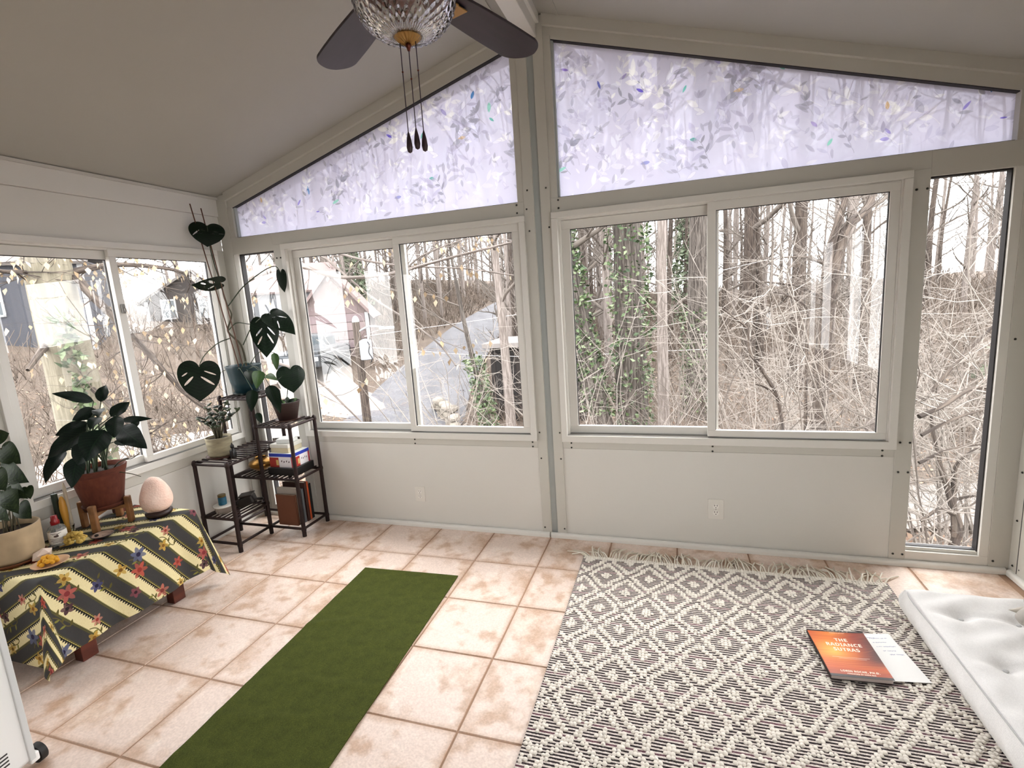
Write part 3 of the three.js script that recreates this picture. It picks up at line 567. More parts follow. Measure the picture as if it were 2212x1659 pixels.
  // fluted brass finial with knob
  const fin = lathe([[0.001, -0.002], [0.012, 0.0], [0.03, 0.008], [0.042, 0.018], [0.044, 0.024], [0.03, 0.027]], 72), fp = fin.attributes.position;
  for (let i = 0; i < fp.count; i++) { const x = fp.getX(i), z = fp.getZ(i), r = Math.hypot(x, z), a = Math.atan2(z, x); if (r > 0.01) { const k = 1 + 0.05 * Math.cos(a * 18); fp.setX(i, x * k); fp.setZ(i, z * k); fp.setY(i, fp.getY(i) + 0.0025 * Math.cos(a * 18)); } }
  fin.computeVertexNormals(); part('finial', fin, brass, t, 'fluted brass rosette under the bowl');
  part('finial_knob', lathe([[0.001, -0.022], [0.004, -0.02], [0.006, -0.012], [0.01, -0.006], [0.008, 0.0], [0.001, 0.002]], 16), antique, t);
  const pend = lathe([[0.0005, -0.062], [0.007, -0.058], [0.0095, -0.045], [0.0075, -0.025], [0.004, -0.008], [0.0018, 0]], 16);
  for (const [x, z, y0, y1] of [[-0.024, 0.006, 0.004, -0.246], [0.001, 0.002, -0.018, -0.238], [0.023, -0.004, 0.004, -0.246]]) {
    const ch = part('pull_chain', rod(V(x, y0, z), V(x, y1, z), 0.0016, 6), mat('#4a4250', 0.4, { metalness: 0.6 }), t);
    const jo = part('chain_link', new THREE.SphereGeometry(0.003, 8, 6).translate(x, y0 - 0.08, z), antique, ch);
    const pe = part('pull_pendant', pend, mat('#3d2d33', 0.4), t); pe.position.set(x, y1, z);
  }
}
// ---------- leaf builders ----------
const TOWARDS = V(0.75, 0.55, 0.6).normalize();
// lance-shaped leaf from base to tip, as one bent blade
function leafGeo(b, t, width, { prof = (u) => Math.sin(PI * Math.pow(u, 0.75)) ** 0.85, droop = 0.12, fold = 0.22, n = TOWARDS, nu = 12, nv = 6, wave = 0 } = {}) {
  const B = A(b), T = A(t), d = T.clone().sub(B), L = d.length(); d.normalize();
  const N = n.clone().addScaledVector(d, -n.dot(d)).normalize(), S = V(0, 0, 0).crossVectors(d, N), o = newOut();
  for (let i = 0; i <= nu; i++) { const u = i / nu, w = Math.max(0.0006, prof(u) * width / 2); for (let j = 0; j <= nv; j++) { const v = j / nv * 2 - 1, h = L * droop * (Math.sin(PI * u)) - fold * w * (1 - Math.abs(v)) + wave * w * Math.sin(u * 15 + v * 3) * Math.abs(v); const p = B.clone().addScaledVector(d, u * L).addScaledVector(S, v * w).addScaledVector(N, h); o.pos.push(p.x, p.y, p.z); o.nor.push(0, 1, 0); o.uv.push(v * 0.5 + 0.5, u); } }
  for (let i = 0; i < nu; i++) for (let j = 0; j < nv; j++) { const a = i * (nv + 1) + j, c = a + nv + 1; o.idx.push(a, a + 1, c, c, a + 1, c + 1); }
  const g = fromOut(o); g.computeVertexNormals(); return g;
}
// heart-shaped leaf with slits, outline cut as a shape, then bent
const tess = new TessellateModifier(0.09, 5);
function heartGeo(b, t, width, { slits = [], droop = 0.1, fold = 0.16, n = TOWARDS, lobe = 0.16 } = {}) {
  const B = A(b), T = A(t), d = T.clone().sub(B), L = d.length(); d.normalize();
  const N = n.clone().addScaledVector(d, -n.dot(d)).normalize(), S = V(0, 0, 0).crossVectors(d, N);
  const s = new THREE.Shape(); s.moveTo(0, 0.03); s.bezierCurveTo(-0.06, -lobe, -0.3, -lobe * 1.25, -0.43, -0.04); s.bezierCurveTo(-0.56, 0.14, -0.5, 0.46, -0.32, 0.7); s.bezierCurveTo(-0.2, 0.84, -0.08, 0.92, 0, 1); s.bezierCurveTo(0.08, 0.92, 0.2, 0.84, 0.32, 0.7); s.bezierCurveTo(0.5, 0.46, 0.56, 0.14, 0.43, -0.04); s.bezierCurveTo(0.3, -lobe * 1.25, 0.06, -lobe, 0, 0.03);
  for (const [x, y, len, wd, a] of slits) { const h = new THREE.Path(); h.absellipse(x, y, len, wd, 0, 2 * PI, false, a); s.holes.push(h); }
  let g = plain(new THREE.ShapeGeometry(s, 10)); g = tess.modify(g);
  const p = g.attributes.position, q = V(0, 0, 0);
  for (let i = 0; i < p.count; i++) { const x = p.getX(i), y = p.getY(i); q.copy(B).addScaledVector(d, y * L).addScaledVector(S, x * width).addScaledVector(N, L * droop * Math.sin(PI * Math.max(0, Math.min(1, y))) - fold * width * (0.5 - Math.abs(x)) * 0.5 - 0.35 * width * x * x); p.setXYZ(i, q.x, q.y, q.z); }
  g.computeVertexNormals(); return g;
}
function leafTex(a, b, s) { return tex(128, (u, v) => { const x = Math.abs(u - 0.5) * 2, vein = Math.max(step(0.07, 0.0, x), 0.55 * step(0.86, 1, Math.abs(Math.sin((v * 1.0 - x * 0.22) * 34)))); const n = fbm(u, v, 8, 3, s); return mixc(mixc(a, b, n), [b[0] + 26, b[1] + 34, b[2] + 18], vein * 0.5); }); }
const G = {
  lily: phys('#ffffff', 0.5, { specularIntensity: 0.45, map: leafTex([6, 16, 12], [14, 34, 22], 5), side: THREE.DoubleSide }),
  monst: phys('#ffffff', 0.5, { specularIntensity: 0.4, map: leafTex([6, 18, 10], [13, 32, 16], 15), side: THREE.DoubleSide }),
  fresh: mat('#ffffff', 0.5, { map: leafTex([36, 62, 28], [62, 90, 40], 25), side: THREE.DoubleSide }),
  pothos: phys('#ffffff', 0.55, { specularIntensity: 0.4, map: leafTex([16, 26, 12], [44, 58, 28], 35), side: THREE.DoubleSide }),
  stem: mat('#2c3a22', 0.6), brownStem: mat('#3f3a26', 0.75), soil: mat('#241a13', 1, { bumpMap: grainTex, bumpScale: 0.004 }),
};
// tan-orange clay
const clayT = tex(256, (u, v) => { const n = fbm(u, v, 6, 4, 61), m = fbm(u, v, 64, 2, 9); const c = mixc([108, 50, 27], [74, 32, 19], n); return [cl(c[0] + (m - 0.5) * 22), cl(c[1] + (m - 0.5) * 18), cl(c[2] + (m - 0.5) * 14)]; });
const clay = mat('#ffffff', 0.85, { map: clayT });

// ---------- low table ----------
const TY = 0.478, TX0 = 0.03, TX1 = 0.482, TZ0 = 0.968, TZ1 = 1.702;
const redWood = mat('#6e3222', 0.55, { map: tex(128, (u, v) => { const n = 200 + 55 * (fbm(u * 0.2, v, 32, 3, 71) - 0.5) * 2; return [n, n, n]; }) });
{
  const t = thing('low_table', 'low red-brown wooden table hidden under the striped cloth', 'table', [TX0, 0, TZ0]);
  const w = TX1 - TX0, l = TZ1 - TZ0;
  part('table_top', bx(0, w, TY - 0.03, TY - 0.002, 0, l, 0.004), redWood, t);
  for (const [x, z] of [[w - 0.075, 0.15], [w - 0.075, l - 0.12], [0.02, 0.15], [0.02, l - 0.12]]) part('leg', bx(x, x + 0.055, 0, TY - 0.03, z - 0.045, z + 0.025, 0.004), redWood, t);
  part('apron', bx(w - 0.06, w - 0.04, TY - 0.09, TY - 0.03, 0.05, l - 0.05), redWood, t);
}
// ---------- tablecloth ----------
const clothTex = canvasTex(1024, 1024, (c, w, h) => { // 0.48 m across the stripes x 0.48 m along
  seed(88);
  const P = w / 4, band = (x0, x1, col) => { c.fillStyle = col; c.fillRect(x0, 0, x1 - x0, h); };
  const flower = (x, y, r, col, n, inner, pin) => { for (const dx of [-w, 0, w]) for (const dy of [-h, 0, h]) { c.save(); c.translate(x + dx, y + dy); c.fillStyle = col; for (let k = 0; k < n; k++) { c.save(); c.rotate(k / n * 2 * PI + x); c.globalAlpha = 0.78 + 0.2 * (k % 2); c.beginPath(); c.moveTo(0, 0); c.bezierCurveTo(r * 0.3, -r * pin * 0.75, r * 0.85, -r * pin * 0.5, r, 0); c.bezierCurveTo(r * 0.85, r * pin * 0.5, r * 0.3, r * pin * 0.75, 0, 0); c.fill(); c.restore(); } c.fillStyle = inner; c.beginPath(); c.arc(0, 0, r * 0.28, 0, 7); c.fill(); c.restore(); } };
  for (const k of [0, 1, 2, 3]) {
    const X = k * P;
    band(X, X + P * 0.40, '#e2d6a6'); band(X + P * 0.40, X + P, '#3a3836');
    for (let i = 0; i < 900; i++) { c.globalAlpha = 0.2; c.fillStyle = rnd() < 0.5 ? '#c9b87c' : '#efe4b6'; c.fillRect(X + rnd() * P * 0.39, rnd() * h, rr(3, 12), rr(2, 7)); } c.globalAlpha = 1;
    // wavy dark weave of the grey band
    c.strokeStyle = '#2c2f33'; c.lineWidth = 3; for (let y = -20; y < h + 20; y += 13) { c.beginPath(); for (let x = X + P * 0.5; x < X + P * 0.94; x += 6) c.lineTo(x, y + 6 * Math.sin(x * 0.16)); c.stroke(); }
    // scalloped olive edge
    c.fillStyle = '#7c7238'; for (let y = 0; y < h; y += 16) { c.beginPath(); c.arc(X + P * 0.405, y + 8, 7, 0, 7); c.fill(); } band(X + P * 0.405, X + P * 0.47, '#6a6332'); c.strokeStyle = '#3a3a24'; c.lineWidth = 4; for (let y = 0; y < h; y += 12) { c.beginPath(); c.arc(X + P * 0.445, y, 8, 0, 5); c.stroke(); }
    // saw-tooth black border with a dashed yellow line
    c.fillStyle = '#17150f'; for (let y = 0; y < h; y += 28) { c.beginPath(); c.moveTo(X + P, y); c.lineTo(X + P + 24, y + 13); c.lineTo(X + P, y + 28); c.closePath(); c.fill(); c.beginPath(); c.moveTo(X, y); c.lineTo(X + 24, y + 13); c.lineTo(X, y + 28); c.closePath(); c.fill(); }
    band(X + P * 0.965, X + P, '#17150f'); band(X + P * 0.945, X + P * 0.965, '#d9c765'); c.fillStyle = '#2a2818'; for (let y = 0; y < h; y += 26) c.fillRect(X + P * 0.943, y, P * 0.024, 5); band(X + P * 0.9, X + P * 0.945, '#55502f');
  }
  // vines and blossoms lying over two of the bands
  c.strokeStyle = '#5f5526'; c.lineWidth = 9; for (const [x, y] of [[150, 250], [640, 700], [330, 860], [820, 120], [480, 420], [900, 520], [40, 620]]) { c.beginPath(); c.moveTo(x, y); c.bezierCurveTo(x + 60, y + 70, x - 50, y + 140, x + 40, y + 220); c.stroke(); for (let k = 0; k < 5; k++) { c.fillStyle = k % 2 ? '#7d7a34' : '#57501f'; leafPath(c, x + 20 * Math.sin(k), y + k * 45, 60, 16, k % 2 ? 0.5 : 2.6); c.fill(); c.restore(); } }
  for (const [x, y, r, col, n, inn, pin] of [[205, 300, 62, '#b0503f', 6, '#8a2c22', 0.5], [90, 420, 58, '#565c78', 6, '#201a38', 0.55], [300, 470, 46, '#bb9440', 5, '#7a5212', 0.55], [700, 760, 60, '#a9564e', 6, '#7c2a2c', 0.5], [610, 880, 44, '#bd9a4a', 5, '#805810', 0.6], [800, 660, 40, '#4b2d33', 5, '#1c0f14', 0.7], [250, 940, 52, '#b56b5a', 5, '#7c332a', 0.5], [400, 180, 40, '#7b3f4a', 5, '#2a1218', 0.7], [940, 960, 48, '#b0503f', 6, '#8a2c22', 0.5], [900, 240, 44, '#bb9440', 5, '#7a5212', 0.6], [760, 330, 40, '#b97a68', 6, '#8a2c22', 0.5], [70, 770, 40, '#bd9d4e', 5, '#6b4a12', 0.55], [520, 560, 44, '#3f3f66', 6, '#171430', 0.6]]) flower(x, y, r * 1.5, col, n, inn, pin);
});
{
  const Hc = TY + 0.0015, front = 0.375, endR = 0.33, endL = 0.40, back = 0.0, nx = 70, nz = 130, o = newOut();
  const x0 = TX0 - back, x1 = TX1 + 0.006, z0 = TZ0 - 0.006, z1 = TZ1 + 0.006;
  const ang = 32 * PI / 180, ca = Math.cos(ang), sa = Math.sin(ang);
  for (let j = 0; j <= nz; j++) for (let i = 0; i <= nx; i++) {
    const s = x0 + (x1 + front - x0) * i / nx, t = z0 - endR + (z1 + endL - z0 + endR) * j / nz;
    const dx = Math.max(0, s - x1), dzR = Math.max(0, z0 - t), dzL = Math.max(0, t - z1), dz = Math.max(dzR, dzL), sg = dzR > 0 ? -1 : 1;
    let x = Math.min(s, x1), z = Math.min(Math.max(t, z0), z1), y = Hc;
    if (dx + dz > 0) {
      const a = Math.atan2(dz, dx), R = 0.012, hang = Math.max(dx, dz) + (sg > 0 ? 0.12 : 0.34) * Math.min(dx, dz), arc = Math.min(hang, R * PI / 2), out = R * Math.sin(arc / R) + (hang > arc ? (hang - arc) * (0.10 + 0.16 * Math.sin(2 * a) ** 2) : 0);
      const down = R * (1 - Math.cos(arc / R)) + Math.max(0, hang - arc) * (0.975 - 0.05 * Math.sin(2 * a) ** 2);
      const ripple = (dx > 0 && dz === 0 ? 0.010 * Math.sin(t * 15 + 1) + 0.006 * Math.sin(t * 33) : 0.006 * Math.sin(a * 4 + 1)) * Math.min(1, hang / 0.25);
      x += (out + ripple) * Math.cos(a); z += sg * (out + ripple) * Math.sin(a); y = Math.max(0.006, Hc - down);
      if (y < 0.03 && hang > 0.44) y = 0.006 + 0.02 * (0.5 + 0.5 * Math.sin(t * 40));
    }
    else y += 0.0012 * Math.sin(s * 40) * Math.sin(t * 30);
    o.pos.push(x, y, z); o.nor.push(0, 1, 0); o.uv.push((s * sa + t * ca) / 0.48 + 0.13, (s * ca - t * sa) / 0.48);
  }
  for (let j = 0; j < nz; j++) for (let i = 0; i < nx; i++) { const a = j * (nx + 1) + i, b = a + nx + 1; o.idx.push(a, b, a + 1, b, b + 1, a + 1); }
  const g = fromOut(o); g.computeVertexNormals();
  single('tablecloth', g, mat('#ffffff', 0.9, { map: clothTex, side: THREE.DoubleSide, bumpMap: grainTex, bumpScale: 0.0006 }), 'cream and charcoal striped floral cloth draped over the low table', 'tablecloth');
}
const TT = TY + 0.0035; // top of the cloth
// ---------- wooden plant stand ----------
{
  const t = thing('plant_stand', 'short wooden plant stand under the terracotta pot', 'plant stand', [0.175, TT, 1.205], 0.5);
  const oak = mat('#b07a4c', 0.5, { map: tex(128, (u, v) => { const n = 205 + 60 * (fbm(u * 0.15, v, 32, 3, 91) - 0.5) * 2; return [n, n, n]; }) });
  part('cross_bar', merge([bx(-0.105, 0.105, 0.085, 0.105, -0.018, 0.018, 0.003), bx(-0.018, 0.018, 0.085, 0.105, -0.105, 0.105, 0.003)]), oak, t);
  for (let k = 0; k < 4; k++) { const m = part('leg', bx(0.098, 0.124, 0, 0.148, -0.017, 0.017, 0.007), oak, t); m.rotation.y = k * PI / 2; }
}
// ---------- terracotta pot with large-leaved plant ----------
const potProfile = (r0, r1, h, rim, wall = 0.007) => [[0.001, 0], [r0, 0], [r0 + (r1 - r0) * 0.8, h - rim], [r1 * 1.0 + 0.004, h - rim + 0.002], [r1 + 0.006, h], [r1 + 0.006 - wall, h], [r1 - wall, h - rim], [r0 + (r1 - r0) * 0.75 - wall, h * 0.85]];
{
  const y0 = TT + 0.106, t = thing('peace_lily', 'dark glossy broad-leaved plant in a terracotta pot on the wooden stand', 'potted plant', [0.175, y0, 1.205]);
  const loc = V(0.175, y0, 1.205);
  part('pot', lathe([[0.001, 0], [0.083, 0], [0.118, 0.185], [0.121, 0.186], [0.128, 0.215], [0.126, 0.22], [0.119, 0.218], [0.114, 0.19]], 48), clay, t, 'weathered terracotta pot');
  part('drip_tray', lathe([[0.001, -0.0005], [0.09, -0.0005], [0.098, 0.022], [0.093, 0.022], [0.087, 0.006], [0.001, 0.006]], 40), clay, t);
  part('soil', new THREE.CylinderGeometry(0.114, 0.112, 0.012, 32).translate(0, 0.188, 0), G.soil, t);
  seed(14);
  LILY.forEach((l) => {
    const b = l.slice(0, 3), tp = l.slice(3, 6), n = V(rr(0.4, 0.9), rr(0.2, 0.9), rr(0.4, 0.9)).normalize();
    const g = leafGeo(b, tp, l[6] * 0.98, { n, droop: rr(0.06, 0.2), wave: 0.08 }); g.translate(-loc.x, -loc.y, -loc.z); part('leaf', g, G.lily, t);
    const foot = V(rr(-0.05, 0.05), 0.19, rr(-0.05, 0.05)), top = A(b).sub(loc), mid = foot.clone().lerp(top, 0.6).add(V(-0.25 * (top.x - foot.x), 0.04, -0.25 * (top.z - foot.z)));
    part('stem', tube([foot, mid, top], 0.0042, 0.0024, 10, 6), G.stem, t);
  });
  part('aerial_root', tube([V(0.06, 0.19, -0.03), V(0.1, 0.235, -0.05), V(0.15, 0.245, -0.09), V(0.17, 0.265, -0.11)], 0.004, 0.002, 10, 5), G.brownStem, t);
  part('aerial_root', tube([V(0.115, 0.185, -0.03), V(0.15, 0.16, -0.07), V(0.18, 0.14, -0.09)], 0.0028, 0.0015, 8, 5), G.brownStem, t);
}
// ---------- egg-shaped stone lamp ----------
{
  const t = thing('salt_lamp', 'pale pink egg-shaped stone lamp on a dark wooden base', 'lamp', [0.36, TT, 1.06]);
  const g = new THREE.SphereGeometry(1, 48, 36), p = g.attributes.position;
  for (let i = 0; i < p.count; i++) { const v = V(p.getX(i), p.getY(i), p.getZ(i)), w = 1 - 0.16 * v.y, k = 1 + 0.05 * (fbm((v.x + 1) / 2, (v.y + v.z + 2) / 4, 5, 3, 33) - 0.5) * 2 + 0.03 * Math.sin(v.x * 5 + v.y * 4); p.setXYZ(i, v.x * 0.074 * w * k, v.y * 0.104 * k, v.z * 0.074 * w * k); }
  g.computeVertexNormals();
  const st = tex(128, (u, v) => mixc([238, 196, 176], [250, 226, 212], fbm(u, v, 8, 4, 55)));
  part('stone', g.translate(0, 0.118, 0), phys('#ffffff', 0.6, { map: st, bumpMap: grainTex, bumpScale: 0.002 }), t);
  part('base', lathe([[0.001, 0], [0.05, 0], [0.064, 0.012], [0.066, 0.028], [0.05, 0.034], [0.001, 0.034]], 36), mat('#2a1613', 0.5), t);
}
// ---------- saucer with crumbs of incense ----------
{
  const t = thing('small_dish', 'small dark-rimmed dish with a pale inside and a dark lump', 'dish', [0.315, TT, 1.33]);
  part('dish', lathe([[0.001, 0.0], [0.03, 0.0], [0.05, 0.012], [0.052, 0.015], [0.048, 0.015], [0.03, 0.007], [0.001, 0.006]], 36), mat('#2e2320', 0.4), t);
  part('glaze', lathe([[0.001, 0.0085], [0.03, 0.0088], [0.046, 0.0152]], 36), mat('#b9a69b', 0.35, { map: tex(64, (u, v) => mixc([235, 225, 215], [120, 90, 80], step(0.5, 0.8, fbm(u, v, 6, 3, 8)))) }), t);
  part('resin_lump', new THREE.IcosahedronGeometry(0.009, 1).scale(1.2, 0.7, 1).translate(-0.02, 0.013, 0.016), mat('#171312', 0.7), t);
}
// ---------- spray bottle ----------
{
  const t = thing('spray_bottle', 'clear bottle with a white label and red cap beside the beige pot', 'bottle', [0.168, TT, 1.437], 0.9);
  const lab = canvasTex(256, 256, (c, w, h) => { c.fillStyle = '#e9e6de'; c.fillRect(0, 0, w, h); c.fillStyle = '#4c3934'; c.beginPath(); c.arc(128, 92, 22, 0, 7); c.fill(); leafPath(c, 128, 92, 40, 12, -1.2); c.fill(); c.restore(); for (const [y, l] of [[30, 90], [48, 60], [140, 130], [164, 100], [188, 120], [214, 80]]) c.fillRect(128 - l / 2, y, l, 8); });
  part('body', lathe([[0.001, 0], [0.034, 0], [0.037, 0.006], [0.037, 0.082], [0.03, 0.096], [0.016, 0.102], [0.015, 0.108], [0.001, 0.108]], 36), phys('#eef2f0', 0.06, { transmission: 0.85, thickness: 0.02, ior: 1.4 }), t);
  part('label', new THREE.CylinderGeometry(0.0376, 0.0376, 0.062, 36, 1, true, -1.6, 3.2).translate(0, 0.047, 0), mat('#ffffff', 0.6, { map: lab, side: THREE.DoubleSide }), t);
  part('cap', lathe([[0.001, 0.108], [0.018, 0.108], [0.018, 0.124], [0.014, 0.13], [0.0125, 0.152], [0.001, 0.153]], 28), mat('#8d1a20', 0.35), t);
}
// ---------- yellow coral-like sponge ----------
{
  const o = []; seed(61);
  for (let k = 0; k < 46; k++) { const a = rnd() * 6.28, r = rr(0.008, 0.042), y = rr(0.008, 0.05) * (1.1 - r * 8); o.push(new THREE.IcosahedronGeometry(rr(0.008, 0.013), 2).scale(1, 0.9, 1).translate(Math.cos(a) * r, Math.max(0.008, y + 0.012), Math.sin(a) * r * 0.9)); }
  single('coral_sponge', merge(o), mat('#d9b75e', 0.9, { bumpMap: grainTex, bumpScale: 0.002 }), 'knobbly yellow dried coral sponge beside the bottle', 'sponge', [0.262, TT, 1.42]);
}
// ---------- candles ----------
single('green_candle', merge([cyl(0.0135, 0.0135, 0.225, 20), cyl(0.0012, 0.001, 0.012, 6).translate(0, 0.225, 0)]), mat('#26352a', 0.6), 'tall dark green pillar candle by the wall', 'candle', [0.05, TT, 1.352]).rotation.z = 0.0;
{
  const t = thing('honey_candle', 'honey-yellow carved taper candle standing in a glass holder', 'candle', [0.1, TT, 1.352]);
  part('candle', lathe([[0.001, 0.012], [0.011, 0.012], [0.011, 0.07], [0.015, 0.11], [0.016, 0.15], [0.0135, 0.185], [0.008, 0.208], [0.002, 0.214]], 24), phys('#c89238', 0.45), t);
  part('glass_holder', lathe([[0.001, 0], [0.026, 0], [0.027, 0.004], [0.02, 0.01], [0.024, 0.03], [0.03, 0.055], [0.0275, 0.055], [0.0215, 0.031], [0.017, 0.011], [0.001, 0.0105]], 32), phys('#ffffff', 0.03, { transmission: 1, thickness: 0.003, ior: 1.5 }), t);
}
single('ivory_candle', lathe([[0.001, 0], [0.0085, 0], [0.0078, 0.24], [0.004, 0.262], [0.001, 0.268]], 16), mat('#cfc4ae', 0.5), 'slim ivory taper candle behind the yellow one', 'candle', [0.05, TT, 1.302]);
{
  const t = thing('incense_box', 'small dark red wooden box by the wall behind the stand', 'box', [0.055, TT, 1.06], 0.2);
  part('box', bx(-0.03, 0.03, 0, 0.034, -0.022, 0.022, 0.003), mat('#5a2419', 0.5), t); part('lid', bx(-0.032, 0.032, 0.034, 0.042, -0.024, 0.024, 0.003), mat('#6a2c1e', 0.5), t);
}
// ---------- beige pot with trailing variegated plant ----------
{
  const P0 = V(0.135, TT, 1.60), t = thing('pothos_plant', 'mottled trailing plant in a beige pot at the table end', 'potted plant', [P0.x, P0.y, P0.z]);
  part('pot', lathe([[0.001, 0.012], [0.1, 0.012], [0.108, 0.03], [0.112, 0.168], [0.108, 0.172], [0.103, 0.168], [0.099, 0.12]], 48), mat('#c9b08c', 0.7, { map: tex(128, (u, v) => { const n = 215 + 50 * (fbm(u, v, 16, 3, 17) - 0.5); return [n, n, n]; }) }), t, 'sand-beige ceramic pot');
  part('saucer', lathe([[0.001, 0], [0.105, 0], [0.116, 0.016], [0.11, 0.016], [0.1, 0.008], [0.001, 0.008]], 40), mat('#7a4a2c', 0.7), t);
  part('soil', new THREE.CylinderGeometry(0.1, 0.1, 0.01, 28).translate(0, 0.135, 0), G.soil, t);
  seed(24);
  POTHOS.forEach((l, i) => {
    const n = V(rr(0.3, 1), rr(0.1, 0.8), rr(0.4, 1)).normalize(), B = A(l).sub(P0), T = V(l[3], l[4], l[5]).sub(P0), lim = (v) => { if (v.x < -0.075) v.x = -0.075; if (v.y < 0.15) v.y = 0.15; return v; };
    lim(B); lim(T); part('leaf', heartGeo(B.toArray(), T.toArray(), l[6], { n, droop: rr(0.05, 0.2), lobe: 0.1 }), G.pothos, t);
    const f = V(rr(-0.04, 0.05), 0.14, rr(-0.05, 0.05)); part('stem', tube([f, f.clone().lerp(B, 0.55).add(V(0, 0.05, 0)), B], 0.003, 0.002, 9, 5), G.brownStem, t);
  });
}
// ---------- white crystal, plate and yellow blossom ball ----------
{
  const g = new THREE.IcosahedronGeometry(0.04, 0), p = g.attributes.position; for (let i = 0; i < p.count; i++) p.setXYZ(i, p.getX(i) * 1.15, p.getY(i) * 0.7, p.getZ(i) * 0.85);
  g.rotateZ(0.4).rotateX(0.3).computeVertexNormals(); g.computeBoundingBox();
  single('crystal_stone', g.translate(0, -g.boundingBox.min.y, 0), phys('#e3cfc0', 0.5, {}), 'rough pale pink crystal lump beside the beige pot', 'stone', [0.285, TT, 1.575], 0.7);
  const t = thing('tea_plate', 'small cream plate near the table corner', 'plate', [0.378, TT, 1.6]);
  part('plate', lathe([[0.001, 0], [0.04, 0], [0.046, 0.003], [0.066, 0.013], [0.069, 0.016], [0.063, 0.015], [0.043, 0.006], [0.001, 0.005]], 44), mat('#c9a27c', 0.4), t);
  const o = []; seed(91); for (let k = 0; k < 40; k++) { const a = rnd() * 6.28, e = rnd(), r = 0.03 * Math.sqrt(1 - e * e * 0.9); o.push(new THREE.IcosahedronGeometry(rr(0.007, 0.011), 1).translate(Math.cos(a) * r * 1.1, 0.008 + e * 0.026, Math.sin(a) * r)); }
  single('dried_blossom', merge(o), mat('#d39a26', 0.9), 'yellow dried blossom ball resting on the cream plate', 'flower', [0.374, TT + 0.006, 1.605]);
}
// ---------- corner plant shelf ----------
const SX = [0.075, 0.352, 0.638], SZ = [0.045, 0.297, 0.572];
{
  const t = thing('plant_shelf', 'dark brown stepped corner shelf with slatted tiers holding plants and boxes', 'shelf');
  const bam = mat('#2e120c', 0.7, { map: tex(128, (u, v) => { const n = 190 + 80 * (fbm(u, v * 0.2, 16, 3, 41) - 0.5); return [n, n * 0.95, n * 0.92]; }) }), r = 0.0125;
  const knob = (x, y, z) => new THREE.SphereGeometry(r * 1.35, 10, 8).scale(1, 1.5, 1).translate(x, y, z);
  const posts = [[0, 2, 0.607, [0.055, 0.234, 0.607]], [1, 2, 0.607, [0.055, 0.234, 0.607]], [0, 1, 0.99, [0.055, 0.234, 0.607, 0.99]], [1, 1, 0.99, [0.055, 0.234, 0.42, 0.607, 0.795, 0.99]], [2, 1, 0.795, [0.055, 0.42, 0.795]], [2, 0, 0.795, [0.055, 0.42, 0.795]], [1, 0, 0.99, [0.055, 0.42, 0.607, 0.795, 0.99]], [0, 0, 0.99, [0.055, 0.42, 0.607, 0.99]]];
  for (const [i, j, h, joints] of posts) part('post', merge([cyl(r * 1.15, r, h, 12).translate(SX[i], 0, SZ[j]), ...joints.map((y) => knob(SX[i], y - 0.006, SZ[j]))]), bam, t);
  const rail = (a, b, y) => part('rail', rod(V(SX[a[0]], y, SZ[a[1]]), V(SX[b[0]], y, SZ[b[1]]), 0.0095, 8), bam, t);
  const ring = (i0, i1, j0, j1, y) => { rail([i0, j0], [i1, j0], y); rail([i0, j1], [i1, j1], y); rail([i0, j0], [i0, j1], y); rail([i1, j0], [i1, j1], y); };
  ring(0, 1, 1, 2, 0.055); rail([1, 0], [2, 0], 0.055); rail([1, 1], [2, 1], 0.055); rail([2, 0], [2, 1], 0.055); rail([1, 0], [1, 1], 0.055); rail([0, 0], [0, 1], 0.055); rail([0, 0], [1, 0], 0.055);
  ring(0, 1, 1, 2, 0.226); ring(0, 2, 0, 1, 0.412); ring(0, 1, 0, 2, 0.599); ring(1, 2, 0, 1, 0.787); ring(0, 1, 0, 1, 0.982);
  const slatX = bx(-0.0, 0.295, -0.004, 0.004, -0.0075, 0.0075, 0.003), slatZ = (l) => bx(-0.0075, 0.0075, -0.004, 0.004, 0, l, 0.003), sz1 = slatZ(0.272), sz2 = slatZ(0.295);
  const put = (g, x, y, z) => part('slat', g, bam, t).position.set(x, y, z);
  for (let k = 0; k < 7; k++) put(sz2, SX[0] + 0.022 + k * 0.0385, 0.238, SZ[1] - 0.01);
  for (let k = 0; k < 13; k++) put(sz1, SX[0] + 0.03 + k * 0.0405, 0.424, SZ[0] - 0.01);
  for (let k = 0; k < 12; k++) put(slatX, SX[0] - 0.009, 0.611, SZ[0] + 0.03 + k * 0.0425);
  for (let k = 0; k < 6; k++) put(sz1, SX[1] + 0.03 + k * 0.042, 0.799, SZ[0] - 0.01);
  for (let k = 0; k < 6; k++) put(sz1, SX[0] + 0.03 + k * 0.043, 0.994, SZ[0] - 0.01);
}
const tier = { low: 0.2425, mid: 0.4285, left: 0.6155, right: 0.8035, top: 0.9985 };
